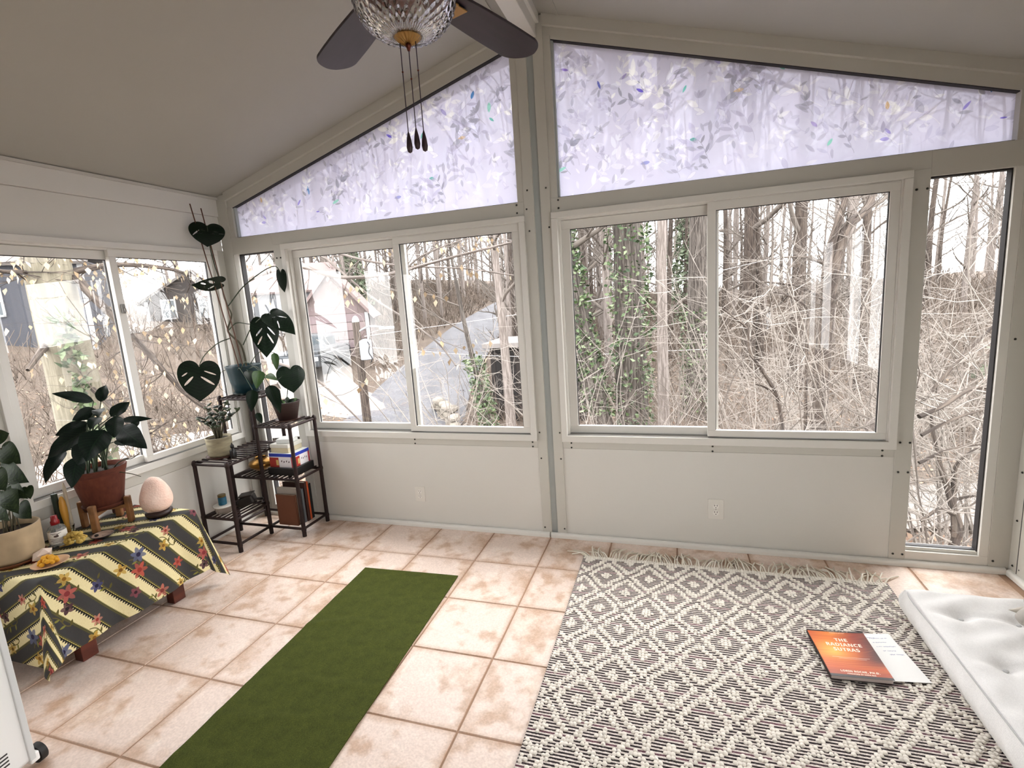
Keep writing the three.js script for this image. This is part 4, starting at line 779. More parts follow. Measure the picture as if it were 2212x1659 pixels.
// ---------- split-leaf plant on the top tier ----------
{
  const P0 = V(0.195, tier.top, 0.165), t = thing('monstera_plant', 'tall split-leaf plant on stakes in a dark teal pot on the top tier', 'potted plant', P0.toArray());
  part('pot', lathe([[0.001, 0.012], [0.075, 0.012], [0.098, 0.09], [0.113, 0.19], [0.118, 0.205], [0.113, 0.207], [0.107, 0.19], [0.104, 0.16]], 44), mat('#0f3038', 0.4), t, 'dark teal glazed pot');
  part('saucer', lathe([[0.001, 0], [0.08, 0], [0.095, 0.014], [0.089, 0.014], [0.078, 0.007], [0.001, 0.007]], 36), mat('#16292c', 0.4), t);
  part('soil', new THREE.CylinderGeometry(0.108, 0.106, 0.012, 28).translate(0, 0.178, 0), G.soil, t);
  const L = (a) => A(a).sub(P0), clampW = (v) => { if (v.x + P0.x < 0.04) v.x = 0.04 - P0.x; if (v.z + P0.z < 0.04) v.z = 0.04 - P0.z; return v; };
  for (const [s, fx] of [[STAKE1, -0.02], [STAKE2, 0.015]]) part('stake', rod(V(fx, 0.13, 0.01), clampW(L(s[0])), 0.0038, 6), mat('#5d3a28', 0.7), t);
  part('stem', tube([V(0.02, 0.16, 0), ...MSTEM.map((q) => clampW(L(q)))], 0.0085, 0.005, 30, 8), G.brownStem, t);
  for (const c of [MP1, MP2, MP3, MP4, MP5, MP6]) part('petiole', tube(c.map((q) => clampW(L(q))), 0.0042, 0.0028, 18, 6), G.stem, t);
  const slitsets = [
    [[0.3, 0.38, 0.16, 0.022, 1.0]],
    [[0.18, 0.4, 0.16, 0.075, 0.9], [-0.2, 0.35, 0.14, 0.04, -0.8], [0.1, 0.66, 0.1, 0.05, 0.9]],
    [],
    [[0.2, 0.3, 0.17, 0.026, 0.75], [0.17, 0.5, 0.15, 0.026, 0.85], [-0.22, 0.35, 0.15, 0.022, -0.75]],
    [[-0.22, 0.28, 0.17, 0.025, 2.35], [-0.17, 0.5, 0.17, 0.028, 2.2], [0.2, 0.32, 0.17, 0.026, 0.8], [0.18, 0.55, 0.14, 0.026, 0.95]],
    [[-0.25, 0.2, 0.15, 0.02, 2.75], [-0.19, 0.42, 0.2, 0.03, 2.5], [0.24, 0.42, 0.16, 0.03, 0.9], [0.33, 0.24, 0.08, 0.018, 0.7]]];
  const norms = [V(0.75, 0.1, 0.65), V(0.5, -0.35, 0.6), V(0.3, 0.2, 0.9), V(0.35, 0.65, 0.6), V(0.7, 0.25, 0.65), V(0.75, 0.25, 0.6)];
  MONST.forEach((l, i) => { const b = clampW(L(l)), e = clampW(V(l[3], l[4], l[5]).sub(P0)); part('leaf', heartGeo(b.toArray(), e.toArray(), l[6], { slits: slitsets[i], n: norms[i].normalize(), droop: 0.06, lobe: i === 3 ? 0.1 : 0.17 }), G.monst, t); });
  // younger leaves spilling over the pot
  TRAIL.slice(0, 7).forEach((l, i) => { const b = L(l), e = V(l[3], l[4], l[5]).sub(P0); part('leaf', leafGeo(b.toArray(), e.toArray(), l[6], { prof: (u) => Math.sin(PI * u ** 0.6) ** 0.8, n: V(0.7, 0.4, 0.6).normalize(), droop: 0.1 }), i === 0 || i === 3 || i === 6 ? G.fresh : G.monst, t, i === 0 ? 'light green young leaf' : undefined); });
  for (const [a, b, c] of [[[0.05, 0.18, 0.08], [0.16, 0.24, 0.13], TRAIL[0]], [[0.04, 0.18, 0.09], [0.13, 0.2, 0.16], TRAIL[1]], [[0.08, 0.18, 0.05], [0.22, 0.2, 0.1], TRAIL[2]], [[0.06, 0.18, 0.03], [0.2, 0.3, 0.03], TRAIL[3]], [[0.08, 0.18, 0.06], [0.18, 0.17, 0.12], TRAIL[6]]]) part('petiole', tube([A(a), A(b), L(c)], 0.003, 0.002, 14, 5), G.stem, t);
  part('air_root', tube([V(-0.02, 0.19, 0.05), V(-0.1, 0.17, 0.1), V(-0.115, 0.07, 0.12), V(-0.08, 0.02, 0.1)], 0.0022, 0.0015, 18, 5), G.brownStem, t);
}
// ---------- round-leaved plant in a brown pot ----------
{
  const P0 = V(0.52, tier.right, 0.165), t = thing('heart_leaf_plant', 'single round heart leaf over a small dark brown pot on the window-side tier', 'potted plant', P0.toArray());
  part('pot', lathe([[0.001, 0.01], [0.062, 0.01], [0.088, 0.12], [0.092, 0.135], [0.087, 0.136], [0.081, 0.12], [0.078, 0.1]], 40), mat('#2a1611', 0.55), t);
  part('saucer', lathe([[0.001, 0], [0.072, 0], [0.084, 0.013], [0.079, 0.013], [0.07, 0.006], [0.001, 0.006]], 36), mat('#4c2a20', 0.5), t);
  part('soil', new THREE.CylinderGeometry(0.081, 0.08, 0.01, 26).translate(0, 0.11, 0), mat('#8d8478', 1, { bumpMap: grainTex, bumpScale: 0.004 }), t);
  const l = PHILO[0], b = A(l).sub(P0), e = V(l[3], l[4], l[5]).sub(P0);
  part('leaf', heartGeo(b.toArray(), e.toArray(), l[6], { n: V(0.65, 0.3, 0.7).normalize(), lobe: 0.2, droop: 0.05 }), G.monst, t);
  part('petiole', tube([V(0, 0.11, 0), V(0.04, 0.25, 0.0), V(0.1, 0.37, 0.03), b], 0.0035, 0.0025, 14, 6), G.stem, t);
  seed(6); for (let k = 0; k < 6; k++) { const a = k * 1.05; part('small_leaf', leafGeo([Math.cos(a) * 0.02, 0.116, Math.sin(a) * 0.02], [Math.cos(a) * 0.078, 0.142 + rr(0, 0.02), Math.sin(a) * 0.078], 0.035), k % 2 ? G.fresh : G.monst, t); }
}
// ---------- jade plant ----------
{
  const P0 = V(0.178, tier.left, 0.448), t = thing('jade_plant', 'branching jade plant in a ribbed off-white pot on the left tier', 'potted plant', P0.toArray());
  const pg = lathe([[0.001, 0.012], [0.066, 0.012], [0.07, 0.02], ...Array.from({ length: 22 }, (_, k) => [0.074 + 0.0012 * (k % 2) + 0.0002 * k, 0.026 + k * 0.005]), [0.08, 0.142], [0.075, 0.143], [0.072, 0.12]], 44);
  part('pot', pg, mat('#b5aa90', 0.75, { map: tex(128, (u, v) => { const n = 205 + 90 * (fbm(u, v, 8, 4, 29) - 0.5); return [n, n, n * 0.97]; }) }), t);
  part('saucer', lathe([[0.001, 0], [0.076, 0], [0.092, 0.016], [0.086, 0.016], [0.074, 0.008], [0.001, 0.008]], 36), mat('#4b2e26', 0.5), t);
  part('soil', new THREE.CylinderGeometry(0.072, 0.072, 0.01, 26).translate(0, 0.122, 0), G.soil, t);
  const jm = [mat('#182114', 0.6), mat('#283420', 0.6), mat('#3a462b', 0.6)], lg = new THREE.SphereGeometry(0.0145, 10, 8).scale(1.25, 0.38, 0.8).translate(0.016, 0, 0); seed(33);
  for (let k = 0; k < 8; k++) {
    const a = k * 0.83 + rr(-0.2, 0.2), sp = rr(0.05, 0.16), h = rr(0.14, 0.25), end = V(Math.max(-0.1, Math.cos(a) * sp), 0.12 + h, Math.sin(a) * sp), mid = V(end.x * 0.35, 0.12 + h * 0.6, end.z * 0.35);
    part('stem', tube([V(Math.cos(a) * 0.015, 0.12, Math.sin(a) * 0.015), mid, end], 0.006, 0.003, 10, 6), G.brownStem, t);
    for (let q = 0; q < 9; q++) { const f = 0.5 + 0.5 * q / 8, p = V(0, 0, 0).lerpVectors(mid, end, (f - 0.5) * 2), m = part('leaf', lg, jm[Math.floor(rnd() * 3)], t); m.position.copy(p); if (p.x < -0.08) m.position.x = -0.08; m.rotation.set(rr(-0.5, 0.5), rnd() * 6.28, rr(-0.2, 0.9)); m.scale.setScalar(rr(0.8, 1.35)); }
  }
}
single('dropper_bottle', lathe([[0.001, 0], [0.019, 0], [0.02, 0.004], [0.02, 0.05], [0.008, 0.062], [0.008, 0.07], [0.012, 0.071], [0.012, 0.085], [0.006, 0.092], [0.001, 0.105]], 24), mat('#0f0d0e', 0.3), 'small black dropper bottle beside the jade pot', 'bottle', [0.292, tier.left, 0.455]);
// ---------- low tier: food tub, jar, pouch ----------
{
  const t = thing('food_tub', 'round clear tub with red food and white lid on the low tier', 'tub', [0.185, tier.low, 0.5]);
  part('tub', lathe([[0.001, 0], [0.05, 0], [0.06, 0.045], [0.056, 0.045], [0.047, 0.004], [0.001, 0.004]], 36), phys('#f3efe8', 0.15, { transmission: 0.7, thickness: 0.002, ior: 1.4 }), t);
  part('contents', new THREE.CylinderGeometry(0.05, 0.045, 0.026, 28).translate(0, 0.019, 0), mat('#9c2f1c', 0.6), t);
  part('lid', lathe([[0.001, 0.0465], [0.054, 0.0465], [0.064, 0.044], [0.066, 0.05], [0.058, 0.055], [0.05, 0.052], [0.001, 0.052]], 36), mat('#e4e0d8', 0.4), t);
  const j = thing('paint_jar', 'small blue jar with a dark yellow lid on the food tub', 'jar', [0.18, tier.low + 0.0525, 0.5]);
  part('jar', lathe([[0.001, 0], [0.024, 0], [0.026, 0.004], [0.026, 0.05], [0.022, 0.056], [0.001, 0.056]], 28), mat('#2f6f8f', 0.3, { map: tex(64, (u, v) => mixc([235, 245, 235], [60, 160, 190], step(0.35, 0.75, fbm(u, v, 4, 3, 5)))) }), j);
  part('lid', cyl(0.025, 0.025, 0.014, 28).translate(0, 0.056, 0), mat('#5a4a20', 0.45), j);
}
{
  const t = thing('camera_pouch', 'black leather pouch with a strap heaped on the low tier', 'pouch', [0.27, tier.low, 0.385], 0.5), lea = mat('#151110', 0.5);
  const g = new RoundedBoxGeometry(0.11, 0.07, 0.085, 4, 0.02), p = g.attributes.position; for (let i = 0; i < p.count; i++) { const y = p.getY(i) / 0.035; p.setX(i, p.getX(i) * (1 - 0.18 * y)); p.setY(i, p.getY(i) + 0.01 * Math.sin(p.getX(i) * 40)); } g.computeVertexNormals(); g.computeBoundingBox();
  part('pouch', g.translate(0, -g.boundingBox.min.y, 0), lea, t);
  part('flap', new RoundedBoxGeometry(0.09, 0.008, 0.088, 2, 0.003).rotateZ(0.1).translate(0, 0.082, 0), mat('#241a15', 0.45), t);
  part('strap', tube([V(0.05, 0.05, 0.02), V(0.09, 0.035, -0.02), V(0.075, 0.012, -0.07), V(0.02, 0.008, -0.09), V(-0.05, 0.01, -0.075), V(-0.075, 0.02, -0.02), V(-0.055, 0.045, 0.02)], 0.007, 0.007, 40, 6), lea, t);
}
// ---------- middle tier: brass bowl, boxes ----------
single('brass_bowl', lathe([[0.001, 0], [0.03, 0], [0.045, 0.006], [0.082, 0.032], [0.09, 0.052], [0.08, 0.07], [0.05, 0.084], [0.036, 0.088], [0.045, 0.097], [0.042, 0.099], [0.03, 0.09], [0.045, 0.08], [0.07, 0.066], [0.078, 0.05], [0.06, 0.03], [0.001, 0.012]], 44), mat('#8f6a37', 0.32, { metalness: 1 }), 'squat brass bowl on the slatted middle tier', 'bowl', [0.232, tier.mid, 0.172]);
{
  const x = 0.487, z = 0.165;
  single('black_box', bx(-0.115, 0.115, 0, 0.052, -0.1, 0.1, 0.003), mat('#100e0f', 0.5), 'flat black box at the bottom of the box stack', 'box', [x, tier.mid, z], 0.0);
  const pr = canvasTex(256, 128, (c, w, h) => { c.fillStyle = '#e9e6ea'; c.fillRect(0, 0, w, h); c.fillStyle = '#2238a8'; c.fillRect(0, 0, w, 30); c.fillStyle = '#a8332a'; c.fillRect(0, 38, 100, 90); c.fillStyle = '#d9c07a'; c.fillRect(70, 60, 26, 50); c.fillStyle = '#3a2c34'; for (let k = 0; k < 4; k++) { c.beginPath(); c.ellipse(130 + k * 26, 70 + (k % 2) * 6, 5, 9, 0.4, 0, 7); c.fill(); } c.fillStyle = '#b03a48'; c.fillRect(232, 30, 24, 98); });
  const g = new THREE.BoxGeometry(0.205, 0.1, 0.165).translate(0, 0.05, 0), m = mat('#ffffff', 0.5, { map: pr }), lid = mat('#dfe3e2', 0.5);
  const b = thing('printed_carton', 'blue, red and white printed carton in the box stack', 'carton', [x - 0.003, tier.mid + 0.053, z], 0.0);
  const mm = new THREE.Mesh(g, [m, m, lid, lid, m, m]); mm.name = 'carton'; b.add(mm);
  const w1 = thing('cream_box', 'cream lidded box with brown print upon the printed carton', 'box', [x - 0.022, tier.mid + 0.154, z - 0.004], 0);
  part('box', bx(-0.074, 0.074, 0, 0.034, -0.07, 0.07, 0.002), mat('#c9c2ab', 0.6, { map: tex(64, (u, v) => mixc([255, 250, 240], [140, 100, 80], step(0.6, 0.75, fbm(u, v, 8, 3, 3)))) }), w1);
  part('lid', bx(-0.077, 0.077, 0.0345, 0.06, -0.073, 0.073, 0.002), mat('#d6d4cb', 0.6), w1);
  single('white_box', bx(-0.055, 0.055, 0, 0.028, -0.05, 0.05, 0.003), mat('#e3e6e4', 0.5), 'small plain white box topping the box stack', 'box', [x - 0.015, tier.mid + 0.215, z - 0.01], 0.2);
}
// ---------- books and folders standing under the shelf ----------
{
  const seti = [[0.016, 0.165, 0.225, '#6a3f2b', 'brown card folder at the front of the upright row', 'folder'], [0.02, 0.175, 0.27, '#a29c95', 'grey hardback behind the brown folder', 'book'], [0.012, 0.172, 0.235, '#2a2b30', 'thin charcoal book in the upright row', 'book'], [0.022, 0.176, 0.25, '#5d6166', 'slate grey book in the middle of the upright row', 'book'], [0.024, 0.185, 0.29, '#3a1d16', 'tall dark brown binder in the upright row', 'binder'], [0.018, 0.183, 0.285, '#c04f22', 'bright orange book near the back of the row', 'book'], [0.026, 0.18, 0.262, '#16171a', 'black book at the back of the upright row', 'book']];
  let z = 0.28;
  for (const [th, w, h, col, l, cat] of seti) {
    const t = thing(cat === 'book' ? 'upright_book' : cat === 'folder' ? 'card_folder' : 'ring_binder', l, cat, [0.418, 0.0655, z - th / 2], 0, 'books and folders standing under the shelf'); const c = mat(col, 0.55);
    part('cover', merge([bx(0, w, 0, h, th / 2 - 0.0018, th / 2), bx(0, w, 0, h, -th / 2, -th / 2 + 0.0018), bx(w - 0.002, w, 0, h, -th / 2, th / 2)]), c, t);
    part('pages', bx(0.002, w - 0.003, 0.003, h - 0.003, -th / 2 + 0.002, th / 2 - 0.002), mat('#cfc6b4', 0.9), t); z -= th + 0.0025;
  }
}
// ================= OUTSIDE =================
const LIMB={
  a: [[-3.609,2.118,-1.322],[-3.320,1.884,-1.267],[-3.171,1.602,-1.372],[-3.114,1.307,-1.550],[-2.857,0.614,-1.829],[-2.663,0.202,-2.138]],
  b: [[-3.687,2.177,-1.308],[-3.534,2.235,-1.474],[-3.319,2.258,-1.654],[-3.159,2.217,-2.125],[-3.114,2.102,-2.545]],
  c: [[-3.950,2.034,-1.197],[-3.794,2.177,-0.953],[-3.839,2.199,-0.730],[-3.993,2.328,-0.596]],
  d: [[-3.442,0.812,-1.143],[-3.236,0.582,-1.168],[-3.181,0.252,-1.340],[-3.067,-0.123,-1.417]],
  e: [[-3.905,1.410,-1.100],[-3.681,1.272,-0.828],[-3.564,1.117,-0.625]],
  l1: [[-2.249,1.802,-2.131],[-1.493,2.027,-1.989],[-0.796,2.044,-1.791],[-0.422,1.928,-1.678],[-0.020,1.858,-1.582],[0.492,1.864,-1.535],[0.973,1.966,-1.708],[1.614,2.120,-2.156]],
  l2: [[-2.160,2.251,-2.134],[-1.185,2.261,-1.917],[-0.533,2.146,-1.787],[-0.172,1.918,-1.650],[0.102,1.660,-1.692],[0.608,1.324,-1.689],[0.832,1.121,-1.725],[1.069,0.925,-1.553]],
  l3: [[-2.170,1.458,-1.989],[-1.654,1.714,-1.881],[-1.547,1.923,-1.953],[-1.466,2.133,-2.017]],
  l4: [[-1.871,1.028,-1.688],[-0.955,0.972,-1.548],[-0.549,0.786,-1.539],[-0.188,0.575,-1.405],[0.142,0.303,-1.356]],
  l5: [[-2.158,2.477,-2.175],[-0.842,2.249,-1.813],[-0.326,2.149,-1.748],[0.163,2.009,-1.668],[0.574,1.930,-1.680],[1.106,1.870,-1.841],[1.655,1.752,-2.103]],
  l6: [[0.529,1.864,-1.653],[0.664,1.992,-1.720],[0.843,2.102,-1.904],[1.078,2.189,-2.102]],
  t8: [[5.243,-1.043,-5.747],[5.274,-0.765,-5.807],[5.364,0.337,-6.032],[5.427,0.944,-6.161],[5.532,1.599,-6.312],[5.626,1.909,-6.398]],
  t8a: [[5.626,1.909,-6.398],[5.749,2.296,-6.507],[6.133,2.588,-6.896],[6.336,2.990,-7.247],[6.494,3.560,-7.613]],
  t8b: [[5.434,1.534,-6.269],[5.487,1.919,-6.355],[5.632,2.412,-6.490],[5.799,2.948,-6.640],[5.875,3.518,-6.766]],
  t8c: [[5.505,1.673,-6.317],[5.304,1.790,-6.166],[5.074,1.864,-5.998],[4.713,1.883,-5.779]],
  t8d: [[5.429,1.174,-6.203],[4.976,1.421,-5.781],[4.602,1.501,-5.462],[4.260,1.550,-5.253]],
  t8e: [[5.405,0.888,-6.144],[5.503,1.172,-6.120],[5.608,1.293,-6.176]],
  t12: [[4.333,-0.369,-3.442],[4.335,-0.180,-3.476],[4.277,0.201,-3.526],[4.088,0.549,-3.527],[3.975,0.735,-3.523],[3.952,1.006,-3.564],[3.828,1.123,-3.545],[3.673,1.268,-3.521]],
  t12b: [[4.277,0.201,-3.526],[4.132,0.319,-3.500],[4.038,0.353,-3.476]],
  t14: [[4.724,-0.081,-4.152],[4.751,0.794,-4.317],[4.750,1.174,-4.385],[4.514,1.348,-4.340],[4.356,1.394,-4.297]],
  t15: [[5.143,-0.099,-3.218],[5.224,0.020,-3.159],[5.302,0.136,-3.099],[5.534,0.308,-3.098]],
  t13: [[5.690,-1.370,-2.635],[5.705,-1.214,-2.668],[5.778,-0.972,-2.734],[5.728,-0.788,-2.751],[5.690,-0.628,-2.768],[5.606,-0.344,-2.791],[5.557,-0.102,-2.819],[5.525,0.170,-2.857]],
  t13b: [[5.737,-1.059,-2.706],[5.735,-0.564,-2.793],[5.754,-0.385,-2.832],[5.847,-0.279,-2.880],[6.132,-0.142,-2.997]],
  t13c: [[5.731,-0.834,-2.744],[5.551,-0.733,-2.597],[5.333,-0.783,-2.411]],
  t13d: [[5.733,-0.699,-2.769],[5.907,-0.675,-2.829],[6.082,-0.691,-2.883]],
  t13e: [[5.319,-0.242,-2.503],[5.550,-0.150,-2.594],[5.969,-0.093,-2.740]],
  t13f: [[5.278,0.217,-2.466],[5.463,0.289,-2.538],[5.807,0.415,-2.779],[6.077,0.385,-2.967]],
  t13g: [[5.296,0.047,-2.441],[5.584,0.175,-2.557],[6.014,0.237,-2.814]],
  t13h: [[5.533,0.214,-3.080],[5.854,0.566,-3.247],[6.327,0.948,-3.575],[6.514,1.125,-3.667]],
};
const roadAt = (z) => z > -24 ? -5.7 - (-z - 11.6) * 0.262 : -8.95 - (-z - 24) * 0.125; // middle of the lane
function groundY(x, z) {
  let L = 0.006 * Math.max(0, -x - 2) ** 2; L = L < 3.2 ? L : 3.2 + (1 - Math.exp(-(L - 3.2)));
  let B = Math.max(0, -z - 13) * 0.085; B = B < 2.6 ? B : 2.6 + 0.8 * (1 - Math.exp(-(B - 2.6) / 0.8)); B *= 1 - 0.2 * Math.min(1, Math.max(0, x / 4));
  return -2.6 + L + B * 1.05 + 0.015 * Math.max(0, x - 6);
}
const rough = (x, z) => 0.06 * Math.sin(x * 1.1 + 1.3 * Math.sin(z * 0.7)) + 0.05 * Math.sin(z * 1.7 + x * 0.4);
function sheet(name, label, x0, x1, z0, z1, n, m, yf, material) {
  const o = newOut(); for (let j = 0; j <= m; j++) for (let i = 0; i <= n; i++) { const x = x0 + (x1 - x0) * i / n, z = z0 + (z1 - z0) * j / m; o.pos.push(x, yf(x, z), z); o.nor.push(0, 1, 0); o.uv.push(x, z); }
  for (let j = 0; j < m; j++) for (let i = 0; i < n; i++) { const a = j * (n + 1) + i, b = a + n + 1; o.idx.push(a, b, a + 1, b, b + 1, a + 1); }
  const g = fromOut(o); g.computeVertexNormals(); const s = struct(name, label); part('surface', g, material, s); return s;
}
const litterT = tex(512, (u, v) => { const a = fbm(u, v, 6, 4, 301), b = vnoise(u * 96, v * 96, 96, 77), c = vnoise(u * 180, v * 180, 180, 99); let k = mixc([76, 67, 60], [98, 85, 74], a); k = mixc(k, [52, 43, 38], 0.7 * step(0.55, 0.9, b)); k = mixc(k, [134, 117, 99], 0.55 * step(0.6, 0.9, c)); return k; }); litterT.repeat.set(0.35, 0.35);
sheet('ground', 'brown leaf litter covering the slope outside', -75, 60, -95, 14, 150, 130, (x, z) => groundY(x, z) + rough(x, z) * (x > -0.7 && x < W + 0.7 && z > -1 ? 0 : 1) - 0.03, mat('#ffffff', 1, { map: litterT, bumpMap: grainTex, bumpScale: 0.03 }));
// road and pale drives follow the slope
function ribbon(name, label, pts, width, material, lift = 0.07) {
  const c = smoothPts(pts.map(([x, z]) => V(x, 0, z)), 60), o = newOut();
  for (let i = 0; i < c.length; i++) { const d = c[Math.min(i + 1, c.length - 1)].clone().sub(c[Math.max(0, i - 1)]).normalize(), w = Array.isArray(width) ? width[0] + (width[1] - width[0]) * i / 60 : width; for (let k = 0; k <= 6; k++) { const s = (k / 6 - 0.5) * w, x = c[i].x - d.z * s, z = c[i].z + d.x * s; o.pos.push(x, groundY(x, z) + lift + 0.04 * (1 - (k / 3 - 1) ** 2), z); o.nor.push(0, 1, 0); o.uv.push(x, z); } }
  for (let i = 0; i < c.length - 1; i++) for (let k = 0; k < 6; k++) { const a = i * 7 + k, b = a + 7; o.idx.push(a, a + 1, b, b, a + 1, b + 1); }
  const g = fromOut(o); g.computeVertexNormals(); const s = struct(name, label); part('surface', g, material, s);
}
const asphaltT = tex(256, (u, v) => { const n = 84 + 26 * (fbm(u, v, 4, 4, 88) - 0.5) + 40 * (vnoise(u * 128, v * 128, 128, 5) - 0.5); return [n, n, n + 4]; }); asphaltT.repeat.set(0.4, 0.4);
const asphalt = mat('#ffffff', 0.95, { map: asphaltT }), concrete = mat('#7c7773', 0.95);
ribbon('road', 'grey asphalt lane climbing between the trees', [[-4.6, -7.5], [-5.7, -11.6], [-7.4, -17.3], [-8.9, -24], [-10.5, -32.6], [-11.6, -42], [-12.2, -50], [-12, -60]], [4.4, 3.4], asphalt);
ribbon('driveway', 'pale concrete drive branching off the lane', [[-6.5, -13.6], [-9.4, -13.8], [-13, -16.5], [-17, -20]], 3.0, concrete, 0.06);
ribbon('path', 'pale drive crossing below the corner light', [[1.5, -5.2], [5.5, -6.6], [8.5, -7.4], [14, -7.8]], 1.7, concrete, 0.08);
ribbon('footpath', 'pale path below the side windows', [[-9, 1], [-11.6, -4.6], [-11.2, -8], [-8, -10.5]], 1.3, concrete, 0.08);
{ // fallen leaves lying on the ground
  seed(404); const lf = new THREE.BufferGeometry(); lf.setAttribute('position', new THREE.Float32BufferAttribute([0, 0, 0, 0.03, 0.012, 0.025, 0, 0.02, 0.075, -0.03, 0.012, 0.025], 3)); lf.setIndex([0, 2, 1, 0, 3, 2]); lf.computeVertexNormals();
  const N = 16000, im = new THREE.InstancedMesh(lf, mat('#ffffff', 0.95, { side: THREE.DoubleSide }), N), m = new THREE.Matrix4(), q = new THREE.Quaternion(), c = new THREE.Color(), tones = ['#8a7462', '#70594a', '#594438', '#9a846f', '#7c685a'];
  for (let k = 0; k < N; k++) { let x, z; if (k % 3 === 0) { x = -4 - rnd() * 16; z = 3 - rnd() * 16; } else { x = -6 + rnd() * 20; z = -4 - rnd() * rnd() * 26; } q.setFromEuler(new THREE.Euler(rr(-0.6, 0.6), rnd() * 6.3, rr(-0.6, 0.6))); const s = rr(0.8, 1.7); m.compose(V(x, groundY(x, z) + rough(x, z) - 0.02, z), q, V(s, s, s)); im.setMatrixAt(k, m); im.setColorAt(k, c.set(tones[Math.floor(rnd() * 5)])); }
  im.name = 'leaf_litter'; scene.add(im); tag(im, 'loose tan fallen leaves scattered over the ground', 'leaves', null, 'stuff');
}
// ---------- trees ----------
const barkTex = (a, b, s) => { const t = tex(256, (u, v) => { const n = fbm(u + 0.03 * vnoise(u * 8, v * 8, 8, s), v * 0.25, 24, 3, s), f = vnoise(u * 96, v * 24, 24, s + 3); return mixc(a, b, step(0.3, 0.72, n * 0.75 + f * 0.25)); }); t.repeat.set(1.2, 0.6); return t; };
const barkBump = (() => { const t = tex(256, (u, v) => { const n = 255 * fbm(u, v * 0.25, 24, 3, 12); return [n, n, n]; }, false); t.repeat.set(1.2, 0.6); return t; })();
const K = {
  oak: mat('#ffffff', 0.95, { map: barkTex([52, 46, 42], [104, 98, 92], 1), bumpMap: barkBump, bumpScale: 0.03 }),
  beech: mat('#ffffff', 0.85, { map: barkTex([104, 99, 84], [128, 122, 106], 2), bumpMap: barkBump, bumpScale: 0.004 }),
  brown: mat('#ffffff', 0.95, { map: barkTex([50, 42, 38], [92, 82, 74], 3), bumpMap: barkBump, bumpScale: 0.02 }),
  pale: mat('#ffffff', 0.95, { map: barkTex([98, 90, 85], [136, 128, 123], 4), bumpMap: barkBump, bumpScale: 0.01 }),
  twig: mat('#655e58', 0.95), paleTwig: mat('#8d867f', 0.95), dry: mat('#e6dccd', 0.95, { side: THREE.DoubleSide }), ivy: mat('#ffffff', 0.55, { side: THREE.DoubleSide }), needle: mat('#ffffff', 0.95, { side: THREE.DoubleSide }),
};
function wander(start, dir, len, n, wob, up) { const pts = [start.clone()], d = dir.clone().normalize(); for (let i = 0; i < n; i++) { d.add(V(rr(-wob, wob), rr(-wob, wob) + up, rr(-wob, wob))).normalize(); pts.push(pts[i].clone().addScaledVector(d, len / n)); } return pts; }
function branchOut(o, pts, r0, r1, sides) { tubeArrays(pts, pts.map((_, i) => r0 + (r1 - r0) * i / (pts.length - 1)), sides, o, false); }
let minTwig = 0;
function grow(o, start, dir, len, r, level, tips) {
  r = Math.max(r, minTwig);
  const n = level > 1 ? 6 : 4, pts = wander(start, dir, len, n, 0.2, 0.045); branchOut(o, pts, r, r * 0.35, level > 1 ? 5 : 3); if (tips) tips.push(...pts.slice(1));
  if (level <= 0) return; const kids = level > 1 ? 5 : 4;
  for (let k = 0; k < kids; k++) { const i = 1 + Math.floor(rnd() * (n - 0.01)), p = pts[i], d = pts[i].clone().sub(pts[i - 1]).normalize().add(V(rr(-0.9, 0.9), rr(-0.35, 0.7), rr(-0.9, 0.9))); grow(o, p, d, len * rr(0.4, 0.62), r * (1 - i / n * 0.55) * 0.55, level - 1, tips); }
}
function treeParts(h, r, { lean = V(0, 0, 0), first = 0.35, boughs = 9, spread = 0.32, level = 2, crook = 0.05 }) { // local geometry, base at origin
  const tr = newOut(), br = newOut(), n = 14, pts = []; let off = V(0, 0, 0), dx = rnd() * 6, dz = rnd() * 6;
  for (let i = 0; i <= n; i++) { const f = i / n; pts.push(V(lean.x * f + crook * Math.sin(f * 5 + dx) * f, h * f, lean.z * f + crook * Math.sin(f * 4 + dz) * f)); }
  tubeArrays(pts, pts.map((_, i) => r * (i === 0 ? 1.3 : 1) * (1 - 0.72 * (i / n) ** 1.1)), 9, tr, true);
  for (let k = 0; k < boughs; k++) { const f = first + (1 - first) * (k + rnd()) / boughs, i = Math.min(n - 1, Math.floor(f * n)), p = pts[i].clone().lerp(pts[i + 1], f * n - i), a = rnd() * 2 * PI; grow(br, p, V(Math.cos(a), rr(0.25, 0.9), Math.sin(a)), h * spread * rr(0.6, 1.1) * (1.15 - 0.5 * f), r * (1 - 0.7 * f) * 0.5, level); }
  return [fromOut(tr), fromOut(br)];
}
function tree(name, label, x, z, h, r, bark, twig, opt = {}, group) {
  const t = thing(name, label, 'tree', [x, groundY(x, z) - 0.08, z], 0, group), [a, b] = treeParts(h, r, opt); part('trunk', a, bark, t); part('branches', b, twig, t); return t;
}
const leafFlat = (() => { const g = new THREE.BufferGeometry(); g.setAttribute('position', new THREE.Float32BufferAttribute([0, 0, 0, 0.32, 0.14, 0.42, 0.05, 0.1, 1, -0.3, 0.16, 0.4], 3)); g.setIndex([0, 1, 2, 0, 2, 3]); g.computeVertexNormals(); return g; })();
